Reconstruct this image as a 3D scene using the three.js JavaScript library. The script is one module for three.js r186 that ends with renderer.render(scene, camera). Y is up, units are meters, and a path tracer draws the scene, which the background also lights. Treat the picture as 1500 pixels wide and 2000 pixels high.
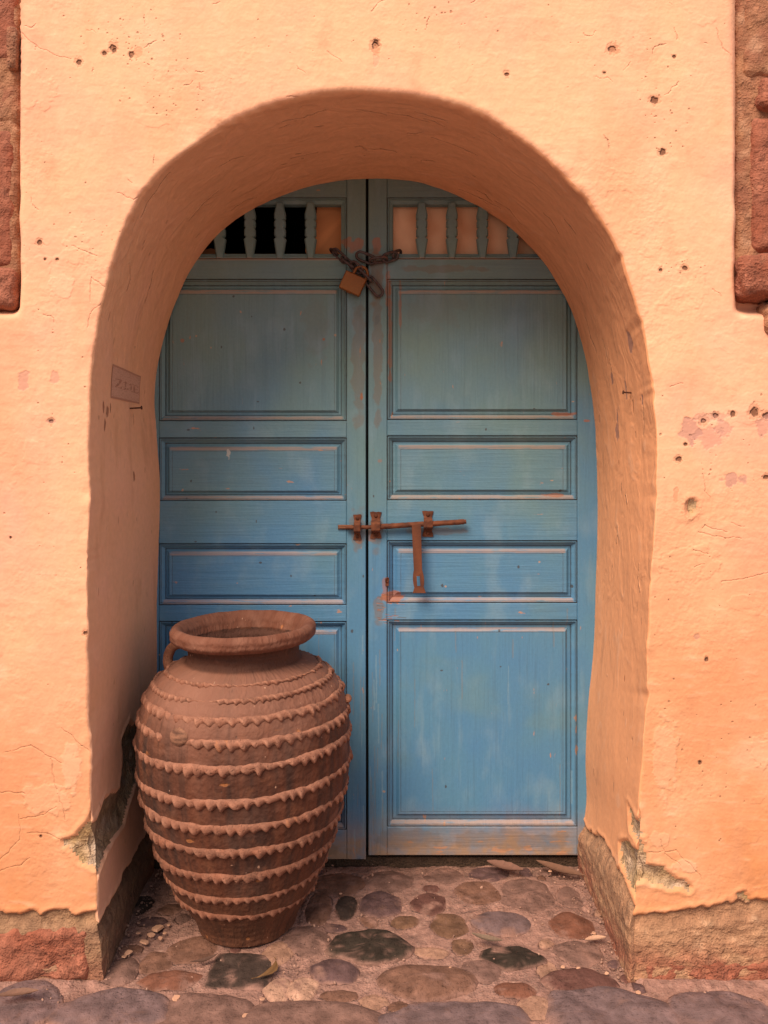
import * as THREE from 'three';
import { RoundedBoxGeometry } from 'three/addons/geometries/RoundedBoxGeometry.js';
import { mergeGeometries, mergeVertices } from 'three/addons/utils/BufferGeometryUtils.js';

// ------------------------------------------------------------------ camera, sky, sun, exposure
const scene = new THREE.Scene();
const FOCAL = 1570, EYE = 1.25, CAMZ = 2.453;          // a phone lens, held at chest height, level
const camera = new THREE.PerspectiveCamera(2 * Math.atan(1000 / FOCAL) * 180 / Math.PI, 0.75, 0.05, 500);
camera.position.set(0, EYE, CAMZ);
camera.lookAt(0, EYE, 0);
camera.setViewOffset(1500, 2000, -10, 110, 1500, 2000);
camera.updateProjectionMatrix();

{ // hazy sky of a sheltered street: even all round, a little bluer overhead
  const W = 64, H = 64, d = new Float32Array(W * H * 4);
  for (let j = 0; j < H; j++) {
    const el = ((j + .5) / H - .5) * Math.PI, u = Math.max(0, Math.sin(el));
    const k = Math.pow(u, .6);
    const c = el < 0 ? [.12, .09, .07] : [.63 + (.57 - .63) * k, .50 + (.60 - .50) * k, .41 + (.70 - .41) * k];
    for (let i = 0; i < W; i++) { const o = (j * W + i) * 4; d[o] = c[0]; d[o + 1] = c[1]; d[o + 2] = c[2]; d[o + 3] = 1; }
  }
  const t = new THREE.DataTexture(d, W, H, THREE.RGBAFormat, THREE.FloatType);
  t.mapping = THREE.EquirectangularReflectionMapping; t.magFilter = THREE.LinearFilter; t.minFilter = THREE.LinearFilter;
  t.needsUpdate = true;
  scene.background = t; scene.environment = t;
}
const sun = new THREE.DirectionalLight(new THREE.Color().setRGB(1, .76, .57), 3.9);
sun.position.set(-2.35, 6.35, 4.4);
sun.target.position.set(0, .9, .2);
sun.castShadow = true; sun.shadow.radius = 62; sun.shadow.mapSize.set(2048, 2048);
Object.assign(sun.shadow.camera, { left: -3, right: 3, top: 3, bottom: -3, near: .5, far: 14 });
scene.add(sun, sun.target);

const renderer = new THREE.WebGLRenderer({ antialias: true });
renderer.toneMapping = THREE.LinearToneMapping;
renderer.toneMappingExposure = 1.3;
renderer.shadowMap.enabled = true;

// ------------------------------------------------------------------ helpers
function rng(seed) { let a = seed >>> 0; return () => { a = (a + 0x6D2B79F5) >>> 0; let t = Math.imul(a ^ a >>> 15, 1 | a); t = t + Math.imul(t ^ t >>> 7, 61 | t) ^ t; return ((t ^ t >>> 14) >>> 0) / 4294967296; }; }
const PERM = new Uint8Array(512);
{ const r = rng(77), p = [...Array(256).keys()]; for (let i = 255; i > 0; i--) { const j = Math.floor(r() * (i + 1)); [p[i], p[j]] = [p[j], p[i]]; } for (let i = 0; i < 512; i++) PERM[i] = p[i & 255]; }
const GX = new Float32Array(256), GY = new Float32Array(256), GZ = new Float32Array(256);
{ const r = rng(5); for (let i = 0; i < 256; i++) { let x, y, z, l; do { x = r() * 2 - 1; y = r() * 2 - 1; z = r() * 2 - 1; l = x * x + y * y + z * z; } while (l > 1 || l < .05); l = Math.sqrt(l); GX[i] = x / l; GY[i] = y / l; GZ[i] = z / l; } }
function n2(x, y) {                                   // gradient noise, about -1 to 1
  const xi = Math.floor(x), yi = Math.floor(y), fx = x - xi, fy = y - yi;
  const u = fx * fx * fx * (fx * (fx * 6 - 15) + 10), v = fy * fy * fy * (fy * (fy * 6 - 15) + 10);
  const X = xi & 255, Y = yi & 255;
  const a = PERM[PERM[X] + Y], b = PERM[PERM[X + 1 & 255] + Y], c = PERM[PERM[X] + (Y + 1 & 255)], d = PERM[PERM[X + 1 & 255] + (Y + 1 & 255)];
  const p = GX[a] * fx + GY[a] * fy, q = GX[b] * (fx - 1) + GY[b] * fy, r = GX[c] * fx + GY[c] * (fy - 1), s = GX[d] * (fx - 1) + GY[d] * (fy - 1);
  return 1.7 * (p + u * (q - p) + v * (r - p + u * (p - q - r + s)));
}
function n3(x, y, z) {
  const xi = Math.floor(x), yi = Math.floor(y), zi = Math.floor(z), fx = x - xi, fy = y - yi, fz = z - zi;
  const f = t => t * t * t * (t * (t * 6 - 15) + 10), u = f(fx), v = f(fy), w = f(fz);
  const h = (i, j, k) => { const g = PERM[PERM[PERM[xi + i & 255] + (yi + j & 255)] + (zi + k & 255)]; return GX[g] * (fx - i) + GY[g] * (fy - j) + GZ[g] * (fz - k); };
  const L = (a, b, t) => a + (b - a) * t;
  return 1.4 * L(L(L(h(0, 0, 0), h(1, 0, 0), u), L(h(0, 1, 0), h(1, 1, 0), u), v), L(L(h(0, 0, 1), h(1, 0, 1), u), L(h(0, 1, 1), h(1, 1, 1), u), v), w);
}
function fbm2(x, y, o = 4) { let s = 0, a = .5, f = 1; for (let i = 0; i < o; i++) { s += a * n2(x * f + i * 17.3, y * f - i * 9.1); a *= .5; f *= 2.03; } return s; }
function fbm3(x, y, z, o = 4) { let s = 0, a = .5, f = 1; for (let i = 0; i < o; i++) { s += a * n3(x * f + i * 17.3, y * f - i * 9.1, z * f + i * 5.7); a *= .5; f *= 2.03; } return s; }
const clamp = (x, a = 0, b = 1) => Math.min(b, Math.max(a, x));
const smooth = (a, b, x) => { const t = clamp((x - a) / (b - a)); return t * t * (3 - 2 * t); };
const lerp = (a, b, t) => a + (b - a) * t;
const mixc = (a, b, t) => [lerp(a[0], b[0], t), lerp(a[1], b[1], t), lerp(a[2], b[2], t)];
const toS = c => c <= .0031308 ? 12.92 * c : 1.055 * Math.pow(c, 1 / 2.4) - .055;

// places measured on the photograph's planes, in metres
const ZW = .55;                                        // the wall's face; the door's face is near z = 0
const at = (px, py, z) => { const d = CAMZ - z; return [(px - 760) / FOCAL * d, EYE - (py - 890) / FOCAL * d, z]; };
const onWall = (px, py) => at(px, py, ZW);
const onDoor = (px, py) => at(px, py, 0);
const onGround = (px, py, y = 0) => { const d = (EYE - y) * FOCAL / (py - 890); return [(px - 760) / FOCAL * d, y, CAMZ - d]; };

const used = {};
function numbered(n) { const k = used[n] = (used[n] ?? -1) + 1; return k ? `${n}_${String(k).padStart(3, '0')}` : n; }
function shade(o) { o.castShadow = true; o.receiveShadow = true; return o; }
function thing(name, label, category, group) { const g = new THREE.Group(); g.name = numbered(name); g.userData = { label, category }; if (group) g.userData.group = group; scene.add(g); return g; }
function thingMesh(name, geo, mat, label, category, group) { const m = shade(new THREE.Mesh(geo, mat)); m.name = numbered(name); m.userData = { label, category }; if (group) m.userData.group = group; scene.add(m); return m; }
function part(name, geo, mat, parent, label) { const m = shade(new THREE.Mesh(geo, mat)); m.name = name; if (label) m.userData.label = label; parent.add(m); return m; }
function pgroup(name, parent, label) { const g = new THREE.Group(); g.name = name; if (label) g.userData.label = label; parent.add(g); return g; }

// a painted-and-relief surface: linear colour and height in metres over a rectangle in metres
class Tex {
  constructor(W, H, x0, y0, x1, y1) { Object.assign(this, { W, H, x0, y0, x1, y1 }); this.c = new Float32Array(W * H * 3); this.h = new Float32Array(W * H); this.kx = W / (x1 - x0); this.ky = H / (y1 - y0); }
  fill(fn) { const { W, H } = this; for (let j = 0; j < H; j++) for (let i = 0; i < W; i++) { const o = j * W + i, r = fn(this.x0 + (i + .5) / this.kx, this.y0 + (j + .5) / this.ky); this.c[o * 3] = r[0]; this.c[o * 3 + 1] = r[1]; this.c[o * 3 + 2] = r[2]; this.h[o] = r[3]; } }
  each(xa, ya, xb, yb, fn) { const i0 = Math.max(0, Math.floor((xa - this.x0) * this.kx)), i1 = Math.min(this.W - 1, Math.ceil((xb - this.x0) * this.kx)), j0 = Math.max(0, Math.floor((ya - this.y0) * this.ky)), j1 = Math.min(this.H - 1, Math.ceil((yb - this.y0) * this.ky));
    for (let j = j0; j <= j1; j++) for (let i = i0; i <= i1; i++) fn(this.x0 + (i + .5) / this.kx, this.y0 + (j + .5) / this.ky, j * this.W + i); }
  tint(o, col, k) { for (let q = 0; q < 3; q++) this.c[o * 3 + q] += (col[q] - this.c[o * 3 + q]) * k; }
  blob(x, y, rx, ry, col, amount, dh = 0, rough = .5, fr = 60) { const R = Math.max(rx, ry) * (1.3 + rough);
    this.each(x - R, y - R, x + R, y + R, (X, Y, o) => { const d = Math.hypot((X - x) / rx, (Y - y) / ry) + rough * fbm2(X * fr, Y * fr, 3); const k = 1 - smooth(.75, 1.05, d); if (k > 0) { if (col) this.tint(o, col, k * amount); this.h[o] += dh * k; } }); }
  line(pts, w, col, amount, dh, wob = .004, ragged = .6) { for (let n = 1; n < pts.length; n++) { const [ax, ay] = pts[n - 1], [bx, by] = pts[n], m = .02 + w;
      this.each(Math.min(ax, bx) - m, Math.min(ay, by) - m, Math.max(ax, bx) + m, Math.max(ay, by) + m, (X, Y, o) => {
        const qx = X + wob * fbm2(X * 45, Y * 45 + 7, 3) * 2, qy = Y + wob * fbm2(X * 45 + 31, Y * 45, 3) * 2;
        const t = clamp(((qx - ax) * (bx - ax) + (qy - ay) * (by - ay)) / ((bx - ax) ** 2 + (by - ay) ** 2 + 1e-9)), d = Math.hypot(qx - ax - t * (bx - ax), qy - ay - t * (by - ay));
        const ww = w * (1 + ragged * n2(X * 70, Y * 70)), k = 1 - smooth(ww * .4, ww, d); if (k > 0) { if (col) this.tint(o, col, k * amount); this.h[o] += dh * k; } }); } }
  maps(bump, wrap = THREE.MirroredRepeatWrapping) { const { W, H } = this, a = new Uint8Array(W * H * 4), b = new Float32Array(W * H * 4);
    for (let o = 0; o < W * H; o++) { for (let q = 0; q < 3; q++) a[o * 4 + q] = Math.round(255 * clamp(toS(this.c[o * 3 + q]))); a[o * 4 + 3] = 255; b[o * 4] = b[o * 4 + 1] = b[o * 4 + 2] = this.h[o] / bump + .5; b[o * 4 + 3] = 1; }
    const map = new THREE.DataTexture(a, W, H), bumpMap = new THREE.DataTexture(b, W, H, THREE.RGBAFormat, THREE.FloatType);
    map.colorSpace = THREE.SRGBColorSpace;
    for (const t of [map, bumpMap]) { t.magFilter = t.minFilter = THREE.LinearFilter; t.wrapS = t.wrapT = wrap; t.needsUpdate = true; }
    this.c = this.h = null; return { map, bumpMap, bumpScale: bump }; }
  uv(x, y) { return [(x - this.x0) / (this.x1 - this.x0), (y - this.y0) / (this.y1 - this.y0)]; }
}
function planarUV(geo, tex) { const p = geo.attributes.position, u = new Float32Array(p.count * 2); for (let i = 0; i < p.count; i++) { const [a, b] = tex.uv(p.getX(i), p.getY(i)); u[i * 2] = a; u[i * 2 + 1] = b; } geo.setAttribute('uv', new THREE.BufferAttribute(u, 2)); return geo; }

// small tiling relief for stone and earth, one tile = 0.25 m
function tile(fn, bump, grain) { const N = 640, t = new Tex(N, N, 0, 0, 1, 1); t.fill((x, y) => { // blend of shifted copies so that it wraps
    const kx = smooth(0, 1, x), ky = smooth(0, 1, y), mixf = f => (f(x, y) * kx + f(x + 1, y) * (1 - kx)) * ky + (f(x, y + 1) * kx + f(x + 1, y + 1) * (1 - kx)) * (1 - ky);
    const h = mixf(fn); if (!grain) return [1, 1, 1, h]; const g = mixf(grain); return [clamp(g, .12, 1), clamp(g * .98, .12, 1), clamp(g * .96, .12, 1), h]; });
  const m = t.maps(bump, THREE.RepeatWrapping); if (!grain) delete m.map; return m; }
const gritRelief = tile((x, y) => .0050 * fbm2(x * 12, y * 12, 6) + .0026 * Math.max(0, n2(x * 34, y * 34)) + .0018 * Math.max(0, n2(x * 66 + 5, y * 66)), .012, (x, y) => .70 + .55 * fbm2(x * 9 + 3, y * 9, 5) + .22 * n2(x * 60, y * 60) * (n2(x * 14, y * 14) > 0 ? 1.3 : .5));
const stoneRelief = tile((x, y) => .0026 * fbm2(x * 9, y * 9, 6) - .0014 * smooth(.3, .7, n2(x * 34 + 3, y * 34)), .008, (x, y) => .70 + .62 * fbm2(x * 6 + 13, y * 6, 6) + .16 * n2(x * 80, y * 80) - .22 * smooth(.35, .6, n2(x * 22, y * 22 + 8)));
const ironRelief = tile((x, y) => .0009 * fbm2(x * 22, y * 22, 4), .003);

function geoFrom(pos, idx, extra = {}) { const g = new THREE.BufferGeometry(); g.setAttribute('position', new THREE.Float32BufferAttribute(pos, 3)); for (const k in extra) g.setAttribute(k, new THREE.Float32BufferAttribute(extra[k], k === 'uv' ? 2 : 3)); g.setIndex(idx); g.computeVertexNormals(); return g; }
function vcolor(geo, fn) { const p = geo.attributes.position, n = geo.attributes.normal, c = new Float32Array(p.count * 3); for (let i = 0; i < p.count; i++) { const r = fn(p.getX(i), p.getY(i), p.getZ(i), n.getX(i), n.getY(i), n.getZ(i)); c.set(r.map(v => clamp(v)), i * 3); } geo.setAttribute('color', new THREE.BufferAttribute(c, 3)); return geo; }
function displace(geo, fn) { const p = geo.attributes.position, n = geo.attributes.normal; for (let i = 0; i < p.count; i++) { const x = p.getX(i), y = p.getY(i), z = p.getZ(i), d = fn(x, y, z); p.setXYZ(i, x + n.getX(i) * d, y + n.getY(i) * d, z + n.getZ(i) * d); } geo.computeVertexNormals(); return geo; }
function tri(geo, s = 4) { // uv in metres (times s) from the plane each triangle faces most
  const g = geo.index ? geo.toNonIndexed() : geo, p = g.attributes.position, u = new Float32Array(p.count * 2), A = new THREE.Vector3(), B = new THREE.Vector3(), C = new THREE.Vector3();
  for (let i = 0; i < p.count; i += 3) { A.fromBufferAttribute(p, i); B.fromBufferAttribute(p, i + 1).sub(A); C.fromBufferAttribute(p, i + 2).sub(A); B.cross(C); const x = Math.abs(B.x), y = Math.abs(B.y), z = Math.abs(B.z), m = x > y && x > z ? 0 : y > z ? 1 : 2;
    for (let k = i; k < i + 3; k++) { u[k * 2] = s * (m === 0 ? p.getZ(k) : p.getX(k)); u[k * 2 + 1] = s * (m === 1 ? p.getZ(k) : p.getY(k)); } }
  g.setAttribute('uv', new THREE.BufferAttribute(u, 2)); return g; }

const rubbleMat = new THREE.MeshStandardMaterial({ vertexColors: true, roughness: .97, ...gritRelief });
const stoneMat = new THREE.MeshPhysicalMaterial({ vertexColors: true, roughness: .95, specularIntensity: .25, ...stoneRelief });

// ------------------------------------------------------------------ the plastered wall with its arched doorway
// pairs of points on the opening's outer edge (wall face) and inner edge (door), as seen from the street
const EDGE = [[205, 1990, 300, 1740], [203, 1900, 302, 1690], [192, 1790, 303, 1620], [190, 1690, 304, 1540], [181, 1600, 305, 1450], [176, 1480, 305, 1350], [172, 1300, 306, 1210], [173, 1120, 311, 1070], [177, 960, 312, 950], [174, 850, 306, 850], [177, 740, 303, 765], [190, 640, 314, 690], [210, 550, 340, 600], [240, 455, 378, 522], [300, 350, 430, 455], [380, 285, 500, 405], [480, 225, 580, 370], [590, 190, 660, 352], [700, 178, 740, 348], [820, 190, 820, 357], [930, 220, 900, 386], [1030, 282, 980, 432], [1115, 355, 1050, 497], [1180, 440, 1100, 572], [1225, 535, 1134, 655], [1256, 650, 1154, 740], [1275, 770, 1163, 820], [1281, 880, 1166, 910], [1277, 1000, 1167, 1000], [1271, 1120, 1165, 1110], [1264, 1260, 1160, 1240], [1259, 1400, 1147, 1380], [1250, 1520, 1143, 1480], [1246, 1620, 1146, 1560], [1240, 1710, 1140, 1610], [1236, 1800, 1135, 1650], [1238, 1900, 1135, 1690], [1240, 1990, 1135, 1740]];
const curveF = new THREE.CatmullRomCurve3(EDGE.map(e => new THREE.Vector3(...onWall(e[0], e[1]))), false, 'centripetal');
const curveB = new THREE.CatmullRomCurve3(EDGE.map(e => new THREE.Vector3(...onDoor(e[2], e[3]))), false, 'centripetal');
const NE = EDGE.length - 1, WX = 2.2, WY = 3.6;
function outer(u, y) { const k = u * NE; if (k <= 11) return [-WX, y]; if (k <= 14) return [-WX, lerp(onWall(0, 640)[1], WY, (k - 11) / 3)]; if (k <= 18) return [lerp(-WX, -.05, (k - 14) / 4), WY]; if (k <= 22) return [lerp(-.05, WX, (k - 18) / 4), WY]; if (k <= 25) return [WX, lerp(WY, onWall(0, 650)[1], (k - 22) / 3)]; return [WX, y]; }

function polyDist(poly, x, y) { let inside = false, d = 1e9; for (let i = 0, j = poly.length - 1; i < poly.length; j = i++) { const [xi, yi] = poly[i], [xj, yj] = poly[j]; if ((yi > y) !== (yj > y) && x < (xj - xi) * (y - yi) / (yj - yi) + xi) inside = !inside; const t = clamp(((x - xi) * (xj - xi) + (y - yi) * (yj - yi)) / ((xj - xi) ** 2 + (yj - yi) ** 2 + 1e-12)); d = Math.min(d, Math.hypot(x - xi - t * (xj - xi), y - yi - t * (yj - yi))); } return inside ? d : -d; }
const wp = a => a.map(([x, y]) => onWall(x, y).slice(0, 2));
// where plaster has come away (positive inside). Faces: 'f' front in (x, y), 'l' and 'r' the two sides of the opening in (z, y)
const SPALL = {
  f: [wp([[117, 1638], [150, 1633], [166, 1603], [182, 1570], [240, 1560], [240, 1712], [188, 1700], [162, 1688], [140, 1668]]), wp([[1200, 1600], [1240, 1618], [1262, 1645], [1266, 1688], [1300, 1694], [1322, 1718], [1353, 1730], [1347, 1742], [1300, 1736], [1262, 1722], [1236, 1724], [1200, 1730]]), wp([[1200, 1570], [1246, 1574], [1257, 1600], [1258, 1632], [1200, 1640]]), wp([[1345, 975], [1362, 980], [1360, 1003], [1348, 1010], [1342, 995]]), wp([[1440, 1745], [1456, 1742], [1470, 1762], [1500, 1755], [1600, 1750], [1600, 1775], [1460, 1770]])],
  l: [[[.6, .372], [.50, .385], [.45, .40], [.336, .375], [.31, .44], [.315, .50], [.26, .525], [.221, .505], [.1, .53], [-.1, .52], [-.1, .40], [.1, .37], [.203, .33], [.315, .27], [.465, .276], [.6, .245]]],
  r: [[[.6, .40], [.53, .385], [.46, .39], [.48, .33], [.6, .33]], [[.6, .33], [.47, .30], [.40, .27], [.42, .22], [.6, .20]]],
};
function baseLine(face, a) { // height of the plaster's lower edge
  if (face === 'f') return a < 0 ? .170 + .012 * n2(a * 12, 3) + .007 * n2(a * 37, 8) : lerp(.168, .200, smooth(.6, .9, a)) + .014 * n2(a * 11, 5) + .009 * n2(a * 36, 2);
  if (face === 'l') return .142 + .012 * n2(a * 11, 9) + .006 * n2(a * 40, 4);
  return lerp(.133, .205, smooth(0, .3, a)) - .02 * smooth(.45, .56, a) + .010 * n2(a * 12, 14) + .006 * n2(a * 44, 6);
}
function lost(face, a, y) { // > 0: plaster gone; [spall, base]
  const w = .013 * fbm2(a * 26 + 9, y * 26, 2) + .0015 * n2(a * 75, y * 75);
  let s = -1; for (const p of SPALL[face] || []) s = Math.max(s, polyDist(p, a, y) + w);
  return [s, baseLine(face, a) - y + w];
}

const wallTex = new Tex(1500, 1620, -1.15, -.05, 1.15, 2.45);
const revTex = new Tex(2048, 300, 0, 0, 5.4, .62);
{
  const P = [.86, .50, .305], O = [.62, .26, .10], K = [.80, .395, .275], D = [.40, .17, .09], LIL = [.46, .25, .215], PALE = [.86, .56, .38];
  wallTex.fill((x, y) => {
    const big = fbm2(x * 1.7 + 4, y * 1.7, 3), mid = fbm2(x * 5 + 9, y * 5, 4), fine = fbm2(x * 60, y * 60, 3), brush = fbm2(x * 16, y * 50, 3);
    let c = mixc(P, K, clamp(.25 + smooth(.5, 1.05, Math.abs(x)) * .45 + mid * .9 - .15));
    const low = smooth(1.25, .15, y + .55 * big + .18 * mid - (x > 0 ? .12 : 0));
    c = mixc(c, O, clamp(low * (.75 + mid * .6)));  // ochre lower wall; the light's falloff towards the foot is painted in too
    c = mixc(c, PALE, clamp(.5 * smooth(.15, .5, fbm2(x * 3 + 40, y * 3.4, 4)) + .25 * smooth(.1, .5, brush)));
    c = mixc(c, [.70, .36, .20], .5 * smooth(.08, .4, fbm2(x * 2.6 + 90, y * 2.1, 5)) + .25 * smooth(.1, .45, fbm2(x * 12 + 33, y * 2.2, 4))); c = mixc(c, D, .20 * smooth(.18, .5, fbm2(x * 9 + 70, y * 6, 4)) + .10 * smooth(.2, .6, fbm2(x * 36 + 20, y * 30, 3)));
    const rough = smooth(.02, .3, fbm2(x * 4 + 55, y * 4, 3) + (x > .6 && y < 1.15 ? .2 : 0) + (x < -.6 && y < .5 ? .1 : 0));
    const h = .0006 * brush + .0004 * mid + .0005 * fine + rough * (.0009 * fbm2(x * 95, y * 95, 3) + .0007 * fbm2(x * 28, y * 33, 3)) + .0008 * smooth(.12, .2, fbm2(x * 9 + 31, y * 12, 4)) * smooth(-.1, .2, fbm2(x * 2.3 + 7, y * 2.3, 2));
    const f = 1 + .09 * fine + .05 * fbm2(x * 150, y * 150, 2) + .06 * brush + .07 * mid; return [c[0] * f, c[1] * f, c[2] * f, h + .0004 * fbm2(x * 140, y * 140, 2)];
  });
  const r = rng(41), W = (x, y) => onWall(x, y), HOLE = [.19, .075, .038];
  const spot = (px, py, s, col = HOLE, k = .9, dh = -.006) => { const [x, y] = W(px, py); wallTex.blob(x, y, s / 825.6, s / 825.6 * (.7 + .6 * r()), col, k, dh, .7, 130); };
  for (const [px, py, s] of [[155, 122, 5], [205, 106, 4], [222, 94, 6], [224, 100, 4], [258, 108, 5], [733, 90, 7], [735, 84, 5], [1195, 97, 8], [1293, 298, 6], [1290, 528, 3], [1338, 524, 5], [1316, 112, 3], [1277, 198, 7], [1180, 143, 2.5], [990, 145, 4], [20, 445, 3], [78, 474, 5], [112, 507, 2.5], [88, 507, 2], [1375, 822, 6], [1432, 808, 5], [1398, 812, 5], [1474, 805, 8], [1498, 812, 8], [1327, 897, 6], [1498, 932, 5], [1350, 992, 7], [20, 1050, 2], [167, 1237, 4], [100, 823, 4], [1340, 868, 3], [1380, 1288, 3], [1368, 1490, 3], [80, 1633, 2.5]]) { spot(px, py, s * 1.9, [.55, .27, .15], .5, -.001); spot(px, py, s); }
  for (const [cx, cy, sx, sy, n] of [[250, 70, 100, 50, 70], [300, 130, 60, 60, 25], [340, 190, 110, 40, 34], [1290, 230, 50, 90, 40], [870, 30, 60, 30, 20], [170, 470, 70, 60, 24], [1330, 520, 60, 20, 18], [60, 300, 60, 250, 26], [1380, 880, 110, 90, 40], [1400, 1500, 90, 200, 44], [90, 900, 80, 400, 34], [750, 100, 700, 90, 60], [1380, 1250, 110, 300, 40]])
    for (let i = 0; i < n * .7; i++) spot(cx + sx * (r() + r() - 1) * 1.4, cy + sy * (r() + r() - 1) * 1.4, 0.8 + 2 * r() * r(), [.40, .185, .10], .65, -.0016);
  // scraped lilac-grey patches where an older coat shows
  for (const [px, py, rx, ry, k] of [[1350, 842, 22, 24, .85], [1385, 855, 30, 22, .55], [1412, 838, 18, 20, .7], [1392, 815, 40, 10, .5], [1432, 936, 24, 14, .9], [1492, 830, 16, 22, .7], [45, 742, 14, 20, .7], [108, 740, 10, 14, .6], [100, 823, 12, 5, .6], [1360, 1243, 8, 6, .6], [735, 118, 6, 14, .3]]) { const [x, y] = W(px, py); wallTex.blob(x, y, rx / 825, ry / 825, LIL, k * .75, -.0008, .95, 55); }
  for (const [px, py, rx, ry] of [[1322, 965, 5, 18], [268, 104, 12, 12], [1200, 99, 12, 9], [735, 96, 8, 16], [1350, 995, 18, 22]]) { const [x, y] = W(px, py); wallTex.blob(x, y, rx / 825, ry / 825, [.62, .29, .16], .55, -.0008, .9, 110); }
  const crack = (pts, w = 1.1, k = .26, dh = -.0014) => wallTex.line(pts.map(([a, b]) => W(a, b)), w / 825, [.36, .16, .085], k, dh, .003);
  for (const p of [[[38, 58], [60, 82], [80, 95], [118, 112], [140, 116]], [[0, 1548], [50, 1549]], [[40, 1598], [85, 1592], [112, 1574]], [[10, 1470], [60, 1455], [120, 1490]], [[55, 1625], [95, 1628], [120, 1640]], [[38, 1590], [40, 1640], [0, 1680]], [[1398, 55], [1412, 95], [1428, 108]], [[1430, 1022], [1455, 1030]], [[1365, 1040], [1400, 1048], [1450, 1053]], [[1372, 1033], [1378, 1026], [1420, 1040]], [[1410, 1136], [1460, 1130], [1500, 1120]], [[1310, 755], [1335, 748]], [[1356, 1075], [1385, 1082]], [[1357, 1108], [1378, 1102]], [[560, 190], [600, 186], [640, 178], [690, 180]], [[230, 375], [260, 390], [290, 372]], [[140, 480], [170, 492], [190, 500]], [[175, 590], [178, 540], [205, 560]], [[172, 640], [176, 612], [200, 590]], [[1268, 1665], [1320, 1662], [1360, 1700], [1372, 1716]], [[1290, 1640], [1300, 1668], [1330, 1690]], [[1374, 925], [1380, 960], [1388, 975]], [[0, 1700], [40, 1690], [60, 1675]], [[640, 100], [668, 122]], [[120, 1420], [160, 1455], [178, 1470]], [[100, 1480], [110, 1540], [130, 1600]]]) crack(p);
  for (let i = 0; i < 70; i++) { let px = r() * 1500, py = r() * r() * 1750, a = (r() - .5) * 3; const l = 3 + 5 * r(), pts = [[px, py]], n = 2 + Math.floor(4 * r()); for (let k = 0; k < n; k++) { a += (r() - .5) * 1.3; px += l * Math.cos(a); py += l * Math.sin(a); pts.push([px, py]); } crack(pts, .7 + .8 * r(), .12 + .25 * r(), -.0014); }
  // flaking skins of limewash, a hair proud of the coat below
  for (const [px, py, rx, ry] of [[150, 480, 26, 40], [120, 560, 24, 24], [1290, 1640, 30, 14], [1340, 1690, 30, 12], [1300, 1480, 26, 80], [1490, 1470, 20, 40], [140, 1500, 20, 50], [90, 1560, 50, 30], [1350, 1100, 60, 40], [640, 200, 50, 10], [470, 250, 30, 10], [60, 180, 50, 40]]) { const [x, y] = W(px, py); wallTex.blob(x, y, rx / 825, ry / 825, mixc(PALE, O, r() * .6), .35, .0011, .9, 40); }

  const R0 = [.82, .46, .26], R1 = [.76, .42, .29], R2 = [.80, .375, .18];
  revTex.fill((s, t) => {
    const wv = fbm2(s * 5, t * 7, 3), streak = fbm2(s * 7 + 3 * wv, t * 17 + 3.2 * wv, 5), mid = fbm2(s * 6, t * 8, 4), fine = fbm2(s * 60, t * 60, 3);
    let c = mixc(R0, R1, clamp(.8 - s * .4 + mid * .6)); c = mixc(c, R2, smooth(2.4, 3.4, s) * .9);
    c = mixc(c, [.80, .46, .28], .5 * smooth(.12, .5, streak)); c = mixc(c, [.45, .21, .11], .25 * smooth(.15, .5, fbm2(s * 4 + 8, t * 14, 4)));
    const f = 1 + .10 * fine + .08 * mid, arch = smooth(1.3, 1.7, s) * (1 - smooth(4.1, 4.5, s));
    return [c[0] * f, c[1] * f, c[2] * f, (.0006 + .0022 * arch) * streak + .0014 * mid + .0005 * fine];
  });
}
const wallMat = new THREE.MeshStandardMaterial({ roughness: .95 });
const revMat = new THREE.MeshStandardMaterial({ roughness: .95 });

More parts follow.
